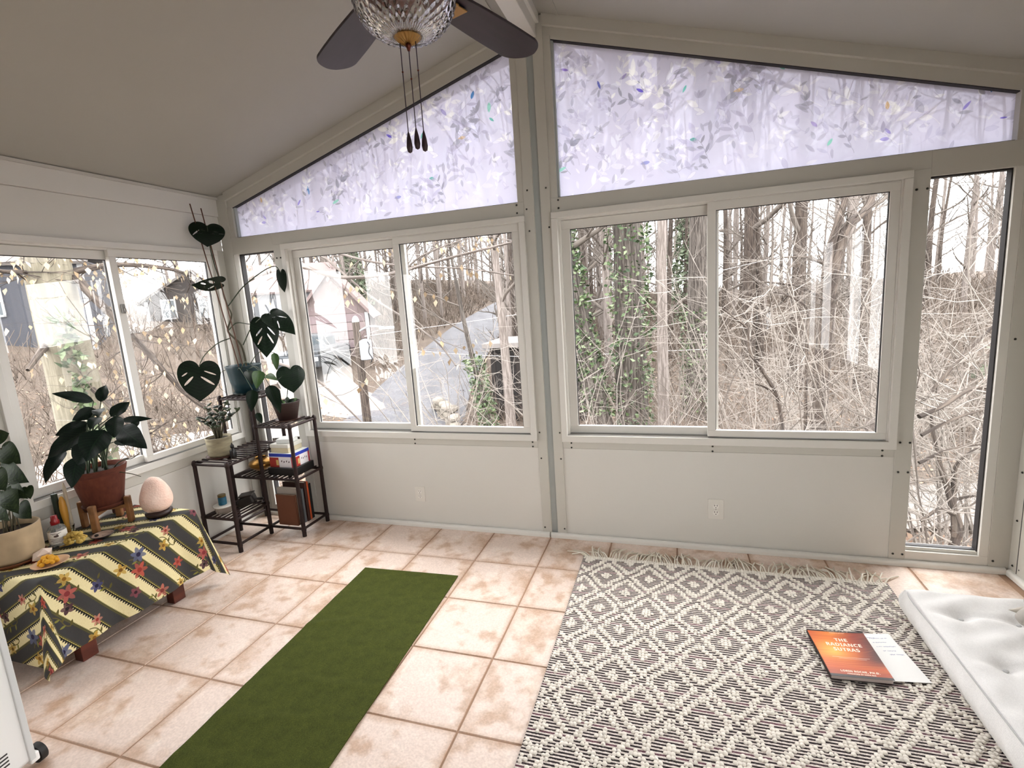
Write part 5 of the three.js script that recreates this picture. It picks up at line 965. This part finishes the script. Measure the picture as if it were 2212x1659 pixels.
function scatter(name, parent, list, material, tones) { // list: [x,y,z,size]
  const im = new THREE.InstancedMesh(leafFlat, material, list.length), m = new THREE.Matrix4(), q = new THREE.Quaternion(), c = new THREE.Color();
  list.forEach(([x, y, z, s, down], k) => { q.setFromEuler(down ? new THREE.Euler(PI / 2 + rr(-0.5, 0.5), rnd() * 6.3, rr(-0.5, 0.5), 'YXZ') : new THREE.Euler(rr(-3, 3), rnd() * 6.3, rr(-3, 3))); m.compose(V(x, y, z), q, V(s, s, s)); im.setMatrixAt(k, m); im.setColorAt(k, c.set(tones[Math.floor(rnd() * tones.length)])); });
  im.name = name; im.userData.kind = 'stuff'; im.castShadow = im.receiveShadow = true; parent.add(im); return im;
}
const ivyTones = ['#34482a', '#465c36', '#283a22', '#60704e', '#727f60'], dryTones = ['#c6bcab', '#b8aa96', '#cfc6b8', '#a89881', '#bfb2a0'];
function ivyOn(t, pathFn, y0, y1, r, n, wide, side) { const L = []; for (let k = 0; k < n; k++) { const y = y0 + (y1 - y0) * rnd(), p = pathFn(y), a = side + rr(-wide, wide), q = r * rr(1.0, 1.25); L.push([p.x + Math.cos(a) * q, y, p.z + Math.sin(a) * q, rr(0.07, 0.15)]); } scatter('ivy', t, L, K.ivy, ivyTones); }

// big pale beech outside the side window, with its dry-leaved limbs
{
  seed(11); const bx0 = -3.774, bz0 = -1.151, by = groundY(bx0, bz0) - 0.05, t = thing('beech_tree', 'massive pale smooth beech trunk with an ivy streak outside the side window', 'tree', [bx0, by, bz0]), o = newOut(), tips = [], tr = newOut();
  const pts = []; for (let i = 0; i <= 12; i++) pts.push(V(0.05 * Math.sin(i * 0.9), i * 0.75, 0.05 * Math.cos(i * 0.7))); tubeArrays(pts, pts.map((_, i) => 0.32 * (i === 0 ? 1.25 : 1) * (1 - 0.045 * i)), 16, tr); part('trunk', fromOut(tr), K.beech, t);
  for (const [k, r] of [['a', 0.055], ['b', 0.045], ['c', 0.035], ['d', 0.03], ['e', 0.05]]) { const c = smoothPts(LIMB[k].map((q) => V(q[0] - bx0, q[1] - by, q[2] - bz0)), 14); branchOut(o, c, r, r * 0.4, 7); tips.push(...c.slice(3)); if (k !== 'e') for (let i = 3; i < c.length; i += 1) { grow(o, c[i], V(rr(-1, 1), rr(-0.9, 0.6), rr(-1, 1)), rr(0.5, 1.1), 0.009, 1, tips); grow(o, c[i], V(rr(-1, 1), rr(-0.5, 0.9), rr(-1, 1)), rr(0.4, 0.9), 0.006, 1, tips); } }
  part('limbs', fromOut(o), K.brown, t);
  const L = tips.filter(() => rnd() < 0.3).map((p) => [p.x + rr(-0.05, 0.05), p.y - 0.02, p.z + rr(-0.05, 0.05), rr(0.05, 0.095), true]); scatter('dry_foliage', t, L, K.dry, dryTones);
  ivyOn(t, () => V(0, 0, 0), 1.6, 4.3, 0.28, 260, 0.22, 0.35); ivyOn(t, () => V(0, 0, 0), 0, 2.9, 0.3, 260, 0.3, 0.2);
}
// young beech whose leafy limbs cross the first gable window
{
  seed(12); const bx0 = -2.3, bz0 = -2.03, by = groundY(bx0, bz0), t = thing('young_beech', 'young beech holding tan leaves across the window over the shelf', 'tree', [bx0, by, bz0]), o = newOut(), tips = [], tr = newOut();
  const pts = []; for (let i = 0; i <= 9; i++) pts.push(V(0.03 * Math.sin(i), i * 0.62, 0.03 * Math.cos(i))); tubeArrays(pts, pts.map((_, i) => 0.075 * (1 - 0.07 * i)), 9, tr); part('trunk', fromOut(tr), K.beech, t);
  for (const [k, r] of [['l1', 0.028], ['l2', 0.02], ['l3', 0.014], ['l4', 0.02], ['l5', 0.016], ['l6', 0.012]]) { const w = LIMB[k].map((q) => V(q[0] - bx0, q[1] - by, q[2] - bz0)); if (k !== 'l6') w[0] = V(0, Math.min(5, w[0].y), 0); const c = smoothPts(w, 18); branchOut(o, c, r, r * 0.4, 6); tips.push(...c.slice(5)); for (let i = 4; i < c.length; i += 2) grow(o, c[i], V(rr(-1, 1), rr(-0.6, 0.5), rr(-0.6, 0.6)), rr(0.3, 0.7), 0.005, 1, tips); }
  part('limbs', fromOut(o), K.pale, t);
  scatter('dry_foliage', t, tips.filter(() => rnd() < 0.2).map((p) => [p.x, p.y - 0.015, p.z, rr(0.05, 0.085), true]), K.dry, dryTones);
}
seed(21);
{ const t = tree('ivy_sapling', 'slender leaning trunk bushy with ivy before the black shed', -1.62, -9.8, 6.4, 0.1, K.oak, K.twig, { lean: V(-1.35, 0, -0.6), boughs: 7, level: 1, crook: 0.12, first: 0.5 }); ivyOn(t, (y) => V(-1.35 * y / 6.4, 0, -0.6 * y / 6.4), 0, 2.7, 0.2, 900, 3.2, 0); }
tree('slim_trunk', 'straight pale trunk standing in front of the black shed', -0.3, -7.4, 9, 0.13, K.pale, K.twig, { lean: V(-0.5, 0, -0.8), boughs: 8, level: 2, first: 0.45 });
{ const t = tree('leaning_oak', 'leaning dark trunk wrapped in ivy next to the centre post', 1.68, -8.7, 9.5, 0.27, K.oak, K.twig, { lean: V(-1.75, 0, -0.9), boughs: 7, first: 0.5, crook: 0.1 }); ivyOn(t, (y) => V(-1.75 * y / 9.5, 0, -0.9 * y / 9.5), 1.4, 7, 0.27, 1300, 2.3, 0.7); }
{ const t = tree('big_oak', 'thickest rough grey trunk with scattered ivy beyond the gable window', 2.15, -9.3, 13, 0.42, K.oak, K.twig, { lean: V(-0.1, 0, -0.2), boughs: 9, first: 0.5 }); ivyOn(t, () => V(0, 0, 0), 0.5, 6.6, 0.4, 900, 1.8, 1.2); }
tree('pale_pole_tree', 'thin pinkish pale trunk beside the thickest ivied one', 2.9, -8.5, 11, 0.14, K.pale, K.twig, { boughs: 7, first: 0.55 });
{ const t = tree('rough_tree', 'broad shaggy trunk with an ivied foot behind the sliding window stile', 3.84, -14, 14, 0.4, K.oak, K.twig, { boughs: 10, first: 0.4, lean: V(0.2, 0, 0) }); ivyOn(t, () => V(0, 0, 0), 0, 3.4, 0.4, 700, 2.5, 1.2); }
tree('woodland_tree', 'tall grey trunk left of the forked tree', 6, -18.9, 15, 0.3, K.brown, K.twig, { boughs: 10, first: 0.35 });
tree('woodland_tree', 'tall brown trunk directly behind the forked tree', 7.33, -17.2, 15, 0.27, K.brown, K.twig, { boughs: 10, first: 0.35 });
tree('woodland_tree', 'thin straight trunk between the forked tree and the window jamb', 9.2, -16.8, 14, 0.17, K.brown, K.twig, { boughs: 10, first: 0.35 });
function limbTree(name, label, cfg, bark, twig, sd, twigLen) { // cfg: [[key, r0, r1]]
  seed(sd); const b0 = LIMB[cfg[0][0]][0], y0 = groundY(b0[0], b0[2]), t = thing(name, label, 'tree', [b0[0], y0, b0[2]]), o = newOut(), tw = newOut();
  cfg.forEach(([k, r0, r1], ci) => { const w = LIMB[k].map((q) => V(q[0] - b0[0], q[1] - y0, q[2] - b0[2])); if (ci === 0) w.unshift(V(0.05, 0, 0.05)); const c = smoothPts(w, 20); branchOut(o, c, r0, r1, 8); for (let i = 5; i < c.length; i += 1) grow(tw, c[i], V(rr(-1, 1), rr(-0.4, 0.7), rr(-1, 1)), rr(0.5, 1) * twigLen, Math.min(0.012, r1 * 0.6), 1); });
  part('trunk', fromOut(o), bark, t); part('branches', fromOut(tw), twig, t); return t;
}
limbTree('forked_tree', 'brown tree forking high up in the middle of the rug-side window', [['t8', 0.14, 0.1], ['t8a', 0.085, 0.04], ['t8b', 0.08, 0.035], ['t8c', 0.035, 0.01], ['t8d', 0.028, 0.009], ['t8e', 0.03, 0.012]], K.brown, K.twig, 31, 1.3);
limbTree('bent_sapling', 'thin crooked sapling low in the rug-side window', [['t12', 0.028, 0.008], ['t12b', 0.016, 0.006]], K.brown, K.paleTwig, 32, 0.8);
limbTree('upright_sapling', 'slim sapling bending over beside the forked tree', [['t14', 0.024, 0.01]], K.brown, K.twig, 33, 0.7);
limbTree('sloping_limb_tree', 'slanting bare limb at the lower corner of the rug-side window', [['t15', 0.06, 0.04]], K.pale, K.twig, 35, 0.6);
limbTree('small_fruit_tree', 'small twisted bare tree seen through the narrow corner light', [['t13', 0.055, 0.014], ['t13b', 0.03, 0.012], ['t13c', 0.025, 0.012], ['t13d', 0.016, 0.006], ['t13e', 0.016, 0.01], ['t13f', 0.024, 0.014], ['t13g', 0.016, 0.01], ['t13h', 0.02, 0.008]], K.brown, K.paleTwig, 36, 0.9);
// ---------- thicket of arching canes ----------
{
  const protos = [0, 1, 2].map((v) => { seed(50 + v); const o = newOut(); for (let k = 0; k < 17; k++) { const a = rnd() * 6.3, l = rr(2.6, 5), c = wander(V(rr(-0.3, 0.3), 0, rr(-0.3, 0.3)), V(Math.cos(a) * 0.35, 1, Math.sin(a) * 0.35), l, 11, 0.17, -0.012); branchOut(o, c, 0.014, 0.004, 4); for (let i = 4; i < 12; i++) if (rnd() < 0.85) grow(o, c[i], V(rr(-1, 1), rr(-0.4, 0.8), rr(-1, 1)), rr(0.4, 1.0), 0.0055, 1); } return fromOut(o); });
  const spots = [[3.0, -3.6, 0], [4.3, -4.4, 1], [5.3, -4.0, 2], [6.2, -3.2, 0], [6.6, -4.8, 1], [7.6, -4.2, 2], [3.6, -6.2, 2], [5.0, -7.2, 0], [6.6, -7.4, 1], [8.6, -6.0, 0], [1.2, -6.4, 1], [2.2, -5.0, 2], [8.0, -9.6, 2], [5.6, -10.8, 1], [3.2, -11.2, 0], [10.2, -8.4, 1], [0.2, -10.6, 2], [-1.4, -6.6, 1]];
  seed(70); spots.forEach(([x, z, v], i) => { const s = single('cane_shrub', protos[v], i % 3 ? K.paleTwig : K.twig, i < 10 && x > 4 ? 'pale leafless cane shrub close outside the rug-side windows' : 'pale leafless cane shrub among the tree trunks', 'shrub', [x, groundY(x, z) - 0.05, z], rnd() * 6.3, i < 10 && x > 4 ? 'cane shrubs close to the house' : 'cane shrubs among the trunks'); s.scale.setScalar(rr(0.85, 1.15)); });
}
// ---------- far woods ----------
{
  minTwig = 0.011; const protos = [0, 1, 2, 3, 4].map((v) => { seed(90 + v); return treeParts(rr(11, 15), rr(0.12, 0.22), { boughs: 13, first: 0.14, level: 2, spread: 0.21, crook: 0.25 }); }); minTwig = 0; seed(101);
  const trees = [], clear = (x, z, d) => Math.abs(x - roadAt(z)) > 3.2 && !trees.some(([p, q]) => Math.hypot(p - x, q - z) < d);
  for (let k = 0; trees.length < 105 && k < 1800; k++) { const z = -17 - rnd() * 42, x = -26 + rnd() * (52 - z * 0.15); if ((x < -10 && z > -24) || (x > -4 && x < 2 && z > -15)) continue; if (clear(x, z, 2.1)) trees.push([x, z]); }
  for (let k = 0; trees.length < 150 && k < 900; k++) { const z = -20 - rnd() * 55, x = roadAt(z) + rr(-16, 16); if (x < -10 && z > -24) continue; if (clear(x, z, 1.6)) trees.push([x, z]); }
  for (let k = 0; trees.length < 168 && k < 900; k++) { const z = -15.5 - rnd() * 16, x = -8.5 + rnd() * 9.5; if (clear(x, z, 1.3) && x - roadAt(z) > 2.4) trees.push([x, z]); }
  for (let k = 0; trees.length < 205 && k < 900; k++) { const z = -58 - rnd() * 26, x = -45 + rnd() * 90; if (clear(x, z, 1.6)) trees.push([x, z]); }
  const zoneOf = (x, z) => x < roadAt(z) ? ['bare grey tree on the house side of the lane', 'bare trees between the lane and the houses'] : x < 1 ? ['slender bare tree on the slope between the lane and the black shed', 'bare trees above the black shed'] : x < 6 ? ['slender bare tree in the woods behind the ivied trunks', 'bare trees behind the ivied trunks'] : ['slender bare tree deep in the woods behind the forked tree', 'bare trees behind the forked tree'];
  const haze = []; for (let k = 0; k < 44; k++) haze.push(k < 26 ? [-33 - rnd() * 20, -34 + rnd() * 38] : [-22 - rnd() * 14, -30 - rnd() * 16]);   // behind the houses
  trees.forEach(([x, z], k) => {
    if (z < -44) { haze.push([x, z]); return; }
    const [a, b] = protos[k % 5], [l, gr] = zoneOf(x, z), t = thing('far_tree', l, 'tree', [x, groundY(x, z) - 0.1, z], rnd() * 6.3, gr); part('trunk', a, k % 2 ? K.pale : K.brown, t); part('branches', b, K.twig, t); t.scale.setScalar(rr(0.75, 1.25));
  });
  // the hazy mass of trees on the crest and behind the houses
  const mass = new THREE.Group(); mass.name = 'distant_woods'; scene.add(mass); tag(mass, 'hazy mass of bare trees along the crest and behind the houses', 'woods', null, 'stuff');
  for (let v = 0; v < 5; v++) { const list = haze.filter((_, k) => k % 5 === v), m = new THREE.Matrix4(), q = new THREE.Quaternion(); [['trunks', 0, K.pale], ['branches', 1, K.twig]].forEach(([n, gi, mt]) => { const im = new THREE.InstancedMesh(protos[v][gi], mt, list.length); list.forEach(([x, z], k) => { q.setFromAxisAngle(V(0, 1, 0), x * 7); const s = 0.8 + 0.4 * Math.abs(Math.sin(x * 3 + z)); m.compose(V(x, groundY(x, z) - 0.1, z), q, V(s, s, s)); im.setMatrixAt(k, m); }); im.name = n; im.userData.kind = 'stuff'; mass.add(im); }); }
  // conifers
  const conifer = (label, x, z, h, r) => { const t = thing('evergreen_tree', label, 'tree', [x, groundY(x, z) - 0.05, z]); part('trunk', tube([V(0, 0, 0), V(0.05, h * 0.5, 0), V(0, h, 0)], 0.12, 0.02, 8, 7), K.brown, t); const L = []; for (let k = 0; k < 2600; k++) { const f = rnd() ** 0.8, y = h * (0.12 + 0.88 * f), a = Math.floor(rnd() * 26) / 26 * 6.28 + f * 9, q = r * (1.02 - f) * Math.sqrt(rnd()); L.push([Math.cos(a) * q, y - q * 0.25, Math.sin(a) * q, rr(0.16, 0.34)]); } scatter('needle_foliage', t, L, K.needle, ['#56634a', '#465240', '#6a7560', '#7a8470']); };
  conifer('dark evergreen behind the narrow corner light', 12.6, -13.4, 8.5, 1.7); conifer('evergreen far behind the pale trunks', 3.9, -30, 8, 2.2); conifer('low evergreen near the lane bend', -18.0, -28, 6.5, 1.6);
}
// ---------- underbrush ----------
{
  seed(120); const o = newOut(); for (let k = 0; k < 5200; k++) { const left = k % 5 === 0, z = left ? 5 - rnd() * 22 : -10 - rnd() * 44, x = left ? -9 - rnd() * 16 : -24 + rnd() * 50, roadX = roadAt(z); if (Math.abs(x - roadX) < 2.4 || (!left && x < -6.5 && x > -19 && z > -19) || (left && z < -10.5)) continue; const p = V(x, groundY(x, z), z); for (let q = 0; q < 4; q++) { const c = wander(p, V(rr(-0.7, 0.7), 1, rr(-0.7, 0.7)), rr(0.5, 2.0), 4, 0.25, 0), rd = 0.006 + 0.0006 * Math.hypot(x, z); branchOut(o, c, rd, rd * 0.5, 3); } }
  const m = new THREE.Mesh(fromOut(o), mat('#62574e', 1)); m.name = 'undergrowth'; scene.add(m); tag(m, 'low tangled brown twigs over the woodland floor', 'undergrowth', null, 'stuff');
}
// ---------- houses, shed, pole, truck ----------
const winGlass = mat('#3c464c', 0.12), whiteTrim = mat('#a3a4a5', 0.7);
function houseWindow(parent, x, y, w, h, z, frameMat = whiteTrim) { // local front at z
  const f = part('window', merge([bx(x - w / 2, x + w / 2, y + h / 2 - 0.09, y + h / 2, z, z + 0.06), bx(x - w / 2, x + w / 2, y - h / 2, y - h / 2 + 0.09, z, z + 0.06), bx(x - w / 2, x - w / 2 + 0.09, y - h / 2, y + h / 2, z, z + 0.06), bx(x + w / 2 - 0.09, x + w / 2, y - h / 2, y + h / 2, z, z + 0.06), bx(x - w / 2, x + w / 2, y - 0.03, y + 0.03, z, z + 0.05), bx(x - 0.025, x + 0.025, y - h / 2, y + h / 2, z, z + 0.045)]), frameMat, parent);
  part('pane', bx(x - w / 2 + 0.05, x + w / 2 - 0.05, y - h / 2 + 0.05, y + h / 2 - 0.05, z, z + 0.02), winGlass, f);
}
function gabled(name, label, pos, turn, w, d, eave, rise, wallMat, roofMat, gableFront, wins, low = -2) {
  const t = thing(name, label, 'house', pos, turn);
  const sh = gableFront ? new THREE.Shape([[-w / 2, low], [w / 2, low], [w / 2, eave], [0, eave + rise], [-w / 2, eave]].map(([a, b]) => new THREE.Vector2(a, b))) : new THREE.Shape([[-w / 2, low], [w / 2, low], [w / 2, eave], [-w / 2, eave]].map(([a, b]) => new THREE.Vector2(a, b)));
  part('walls', boxUV(new THREE.ExtrudeGeometry(sh, { depth: d, bevelEnabled: false }).translate(0, 0, -d)), wallMat, t);
  const slab = (run, len, rs) => { const L = Math.hypot(run, rs); return [L, Math.atan2(rs, run)]; };
  if (gableFront) for (const s of [-1, 1]) { const [L, a] = slab(w / 2 + 0.3, d, rise * (w / 2 + 0.3) / (w / 2)); const m = part('roof', bx(0, L, 0, 0.14, -d - 0.3, 0.3), roofMat, t); m.position.set(0, eave + rise, 0); m.rotation.z = s > 0 ? -a : 0; if (s < 0) { m.rotation.set(0, PI, 0); m.position.z = -d; m.rotation.order = 'YXZ'; m.rotation.z = -a; } }
  else for (const s of [-1, 1]) { const run = d / 2 + 0.35, rs = rise * run / (d / 2), L = Math.hypot(run, rs), a = Math.atan2(rs, run), m = part('roof', bx(-w / 2 - 0.3, w / 2 + 0.3, 0, 0.14, 0, L), roofMat, t); m.position.set(0, eave + rise, -d / 2); if (s > 0) m.rotation.x = a; else { m.rotation.order = 'YXZ'; m.rotation.y = PI; m.rotation.x = a; } }
  part('corner_board', merge([bx(-w / 2 - 0.02, -w / 2 + 0.18, low, eave, 0, 0.05), bx(w / 2 - 0.18, w / 2 + 0.02, low, eave, 0, 0.05)]), whiteTrim, t);
  for (const [x, y, ww, hh] of wins) houseWindow(t, x, y, ww, hh, 0.01);
  return t;
}
const slate = mat('#3c3e45', 0.85, { bumpMap: grainTex, bumpScale: 0.01 }), darkSiding = mat('#3a3533', 0.9), roofGrey = mat('#66625f', 0.95), roofPink = mat('#766866', 0.95), wallGrey = mat('#63666a', 0.9);
gabled('slate_house', 'slate blue house with white trim behind the beech trunk', [-26.6, 0, -12.2], 0.75, 7.4, 5, 4.7, 1.6, slate, roofGrey, false, [[2.6, 2.9, 1.0, 1.4], [0.1, 2.9, 1.0, 1.4], [-2.2, 2.9, 1.0, 1.4]]);
gabled('dark_house', 'dark brown gabled house beyond the right-hand side pane', [-24.9, 0, -21.4], 0.7, 5.2, 7, 2.7, 1.7, darkSiding, roofGrey, true, [[0.6, 2.2, 0.9, 1.3], [-1.4, 2.2, 0.8, 1.2]], -1);
gabled('pink_roof_house', 'grey house with a pale pink roof behind the corner light', [-20.2, 0, -22.6], 0.55, 7, 6, 2.9, 1.7, wallGrey, roofPink, false, [[0.8, 2.1, 0.9, 1.0], [-1.5, 2.1, 0.9, 1.0]], -1);
{ // pale pink clapboard gable with single boards
  const t = gabled('pink_clapboard_house', 'narrow pale pink clapboard gable house left of the utility pole', [-14.4, 0, -20.6], 0.5, 3.6, 5, 1.3, 2.2, mat('#6c605e', 0.9), roofPink, true, [], -2.4), bm = [mat('#75686a', 0.9), mat('#6c5f5f', 0.9), mat('#7d7070', 0.9)];
  for (let k = 0; k < 10; k++) { const y = -2.0 + k * 0.47, hw = y + 0.4 < 1.3 ? 1.6 : 1.6 * (1 - (y + 0.45 - 1.3) / 2.2); if (hw > 0.15) { const b = part('board', bx(-hw, hw, y, y + 0.43, 0.02, 0.06, 0.01), bm[k % 3], t); b.rotation.x = -0.03; } }
}
{
  const t = thing('black_shed', 'black board shed with a pale flat roof beside the slim trunk', 'shed', [-1.2, -2.62, -13.1], 0.06), dk = [mat('#1f1b1a', 0.9), mat('#191616', 0.9), mat('#26211f', 0.9)];
  part('core', bx(-1.55, 1.55, 0, 2.55, -2.2, 0), dk[1], t); for (let k = 0; k < 18; k++) part('board', bx(-1.56 + k * 0.174, -1.56 + k * 0.174 + 0.166, 0, 2.56, 0, 0.025 + 0.004 * (k % 2)), dk[k % 3], t);
  part('roof', bx(-1.75, 1.75, 2.56, 2.72, -2.4, 0.3, 0.01), mat('#7d7875', 0.8), t); part('upper_block', bx(0.75, 1.6, 2.72, 4.05, -1.9, -0.6), mat('#4a3032', 0.85), t);
}
{
  const x = -6.9, z = -11.6, t = thing('utility_pole', 'weathered utility pole carrying a white transformer can', 'pole', [x, groundY(x, z), z]), wood = K.brown, can = mat('#a9aeb4', 0.45);
  part('pole', cyl(0.15, 0.12, 3.55, 16), wood, t); part('pole_cap', new THREE.SphereGeometry(0.12, 14, 8, 0, 6.3, 0, PI / 2).scale(1, 1.8, 1).translate(0, 3.54, 0), mat('#9aa3a3', 0.7), t);
  const c = part('transformer', lathe([[0.001, 0], [0.19, 0], [0.2, 0.03], [0.2, 0.58], [0.19, 0.63], [0.06, 0.68], [0.001, 0.69]], 28).translate(0.36, 2.3, 0.12), can, t, 'white cylindrical transformer'); part('cable', tube([V(0.45, 2.95, 0.2), V(0.6, 2.8, 0.28), V(0.58, 2.55, 0.32), V(0.66, 2.35, 0.28), V(0.52, 2.2, 0.2)], 0.018, 0.018, 16, 6), M.gasket, c); part('bracket', bx(0.1, 0.2, 2.45, 2.8, 0.02, 0.14), M.screw, t);
  part('street_light_arm', tube([V(0, 3.2, 0), V(0.5, 3.38, 0.05), V(1.1, 3.34, 0.1)], 0.03, 0.025, 12, 6), can, t); part('street_light_head', bx(0.95, 1.45, 3.27, 3.35, 0.02, 0.18, 0.03), can, t);
}
for (const [a, b, l] of [[[-6.68, 0.6, -11.66], [6, 2.2, -15], 'upper thin wire running from the pole past the woods'], [[-6.68, 0.25, -11.6], [4, -0.1, -11], 'lower thin wire running from the pole past the shed']]) single('power_line', tube([a, [(a[0] + b[0]) / 2, (a[1] + b[1]) / 2 - 0.25, (a[2] + b[2]) / 2], b], 0.008, 0.008, 20, 4), mat('#b9b6b4', 0.6), l, 'wire');
{ // parked pickup
  const x = -13.4, z = -17.6, t = thing('pickup_truck', 'dark grey pickup truck parked on the pale drive', 'truck', [x, groundY(x, z) + 0.08, z], 0.35), paint = mat('#3f4347', 0.3, { metalness: 0.3 });
  part('body', merge([bx(-0.95, 0.95, 0.42, 1.0, -2.6, 2.6, 0.08), bx(-0.93, 0.93, 0.95, 1.12, -2.5, -0.6, 0.04), bx(-0.93, 0.93, 0.95, 1.15, 1.4, 2.55, 0.06)]), paint, t);
  const cab = new RoundedBoxGeometry(1.78, 0.85, 2.1, 3, 0.14), p = cab.attributes.position; for (let i = 0; i < p.count; i++) { const f = p.getY(i) > 0 ? 0.82 : 1; p.setX(i, p.getX(i) * (p.getY(i) > 0 ? 0.86 : 1)); p.setZ(i, p.getZ(i) * f); } cab.computeVertexNormals(); part('cab', cab.translate(0, 1.38, 0.45), paint, t);
  part('windscreen', bx(-0.68, 0.68, 1.22, 1.68, 1.3, 1.42).rotateX(0), winGlass, t); part('side_window', bx(-0.86, 0.86, 1.25, 1.65, -0.3, 1.1), winGlass, t);
  part('grille', bx(-0.6, 0.6, 0.62, 0.9, 2.58, 2.63), mat('#b8babb', 0.3, { metalness: 0.8 }), t); for (const s of [-1, 1]) part('headlamp', bx(s * 0.78 - 0.12, s * 0.78 + 0.12, 0.7, 0.88, 2.57, 2.62, 0.02), mat('#d9dcde', 0.2), t);
  for (const sx of [-0.92, 0.92]) for (const sz of [-1.6, 1.7]) part('wheel', new THREE.CylinderGeometry(0.38, 0.38, 0.24, 22).rotateZ(PI / 2).translate(sx, 0.38, sz), mat('#17181a', 0.8), t);
}
{ // dry-stone wall beside the lane
  const t = thing('stone_wall', 'low grey dry-stone wall by the lane', 'wall', [-4.5, groundY(-4.5, -12.8), -12.8], -0.9); seed(140); const sm = ['#7a746a', '#6a645b', '#8a847b'].map((c) => mat(c, 0.95)), gs = [0, 1, 2].map(() => { const g = new THREE.DodecahedronGeometry(0.22, 1), p = g.attributes.position; const k = rnd() * 9; for (let i = 0; i < p.count; i++) { const f = 1 + 0.12 * Math.sin(p.getX(i) * 21 + k) * Math.cos(p.getZ(i) * 17 + k); p.setXYZ(i, p.getX(i) * 1.25 * f, p.getY(i) * 0.62 * f, p.getZ(i) * 0.9 * f); } g.computeVertexNormals(); return g; });
  for (let r = 0; r < 3; r++) for (let k = 0; k < 7 - r; k++) { const m = part('stone', gs[(k + r) % 3], sm[(k * 2 + r) % 3], t); m.position.set(-1.3 + k * 0.44 + r * 0.2 + rr(-0.04, 0.04), 0.1 + r * 0.24, rr(-0.06, 0.06)); m.rotation.y = rr(-0.5, 0.5); }
}
{ // small white shed far in the woods
  const t = thing('mailbox_hut', 'tiny white hut deep in the woods', 'hut', [8.1, groundY(8.1, -30.7), -30.7], 0.3); part('walls', bx(-0.5, 0.5, 0, 1.1, -0.5, 0.5), whiteTrim, t); part('roof', new THREE.ConeGeometry(0.85, 0.5, 4).rotateY(PI / 4).translate(0, 1.36, 0), roofGrey, t); part('door', bx(-0.18, 0.18, 0.02, 0.8, 0.5, 0.53), winGlass, t);
}
shadows(scene);
renderer.render(scene, camera);
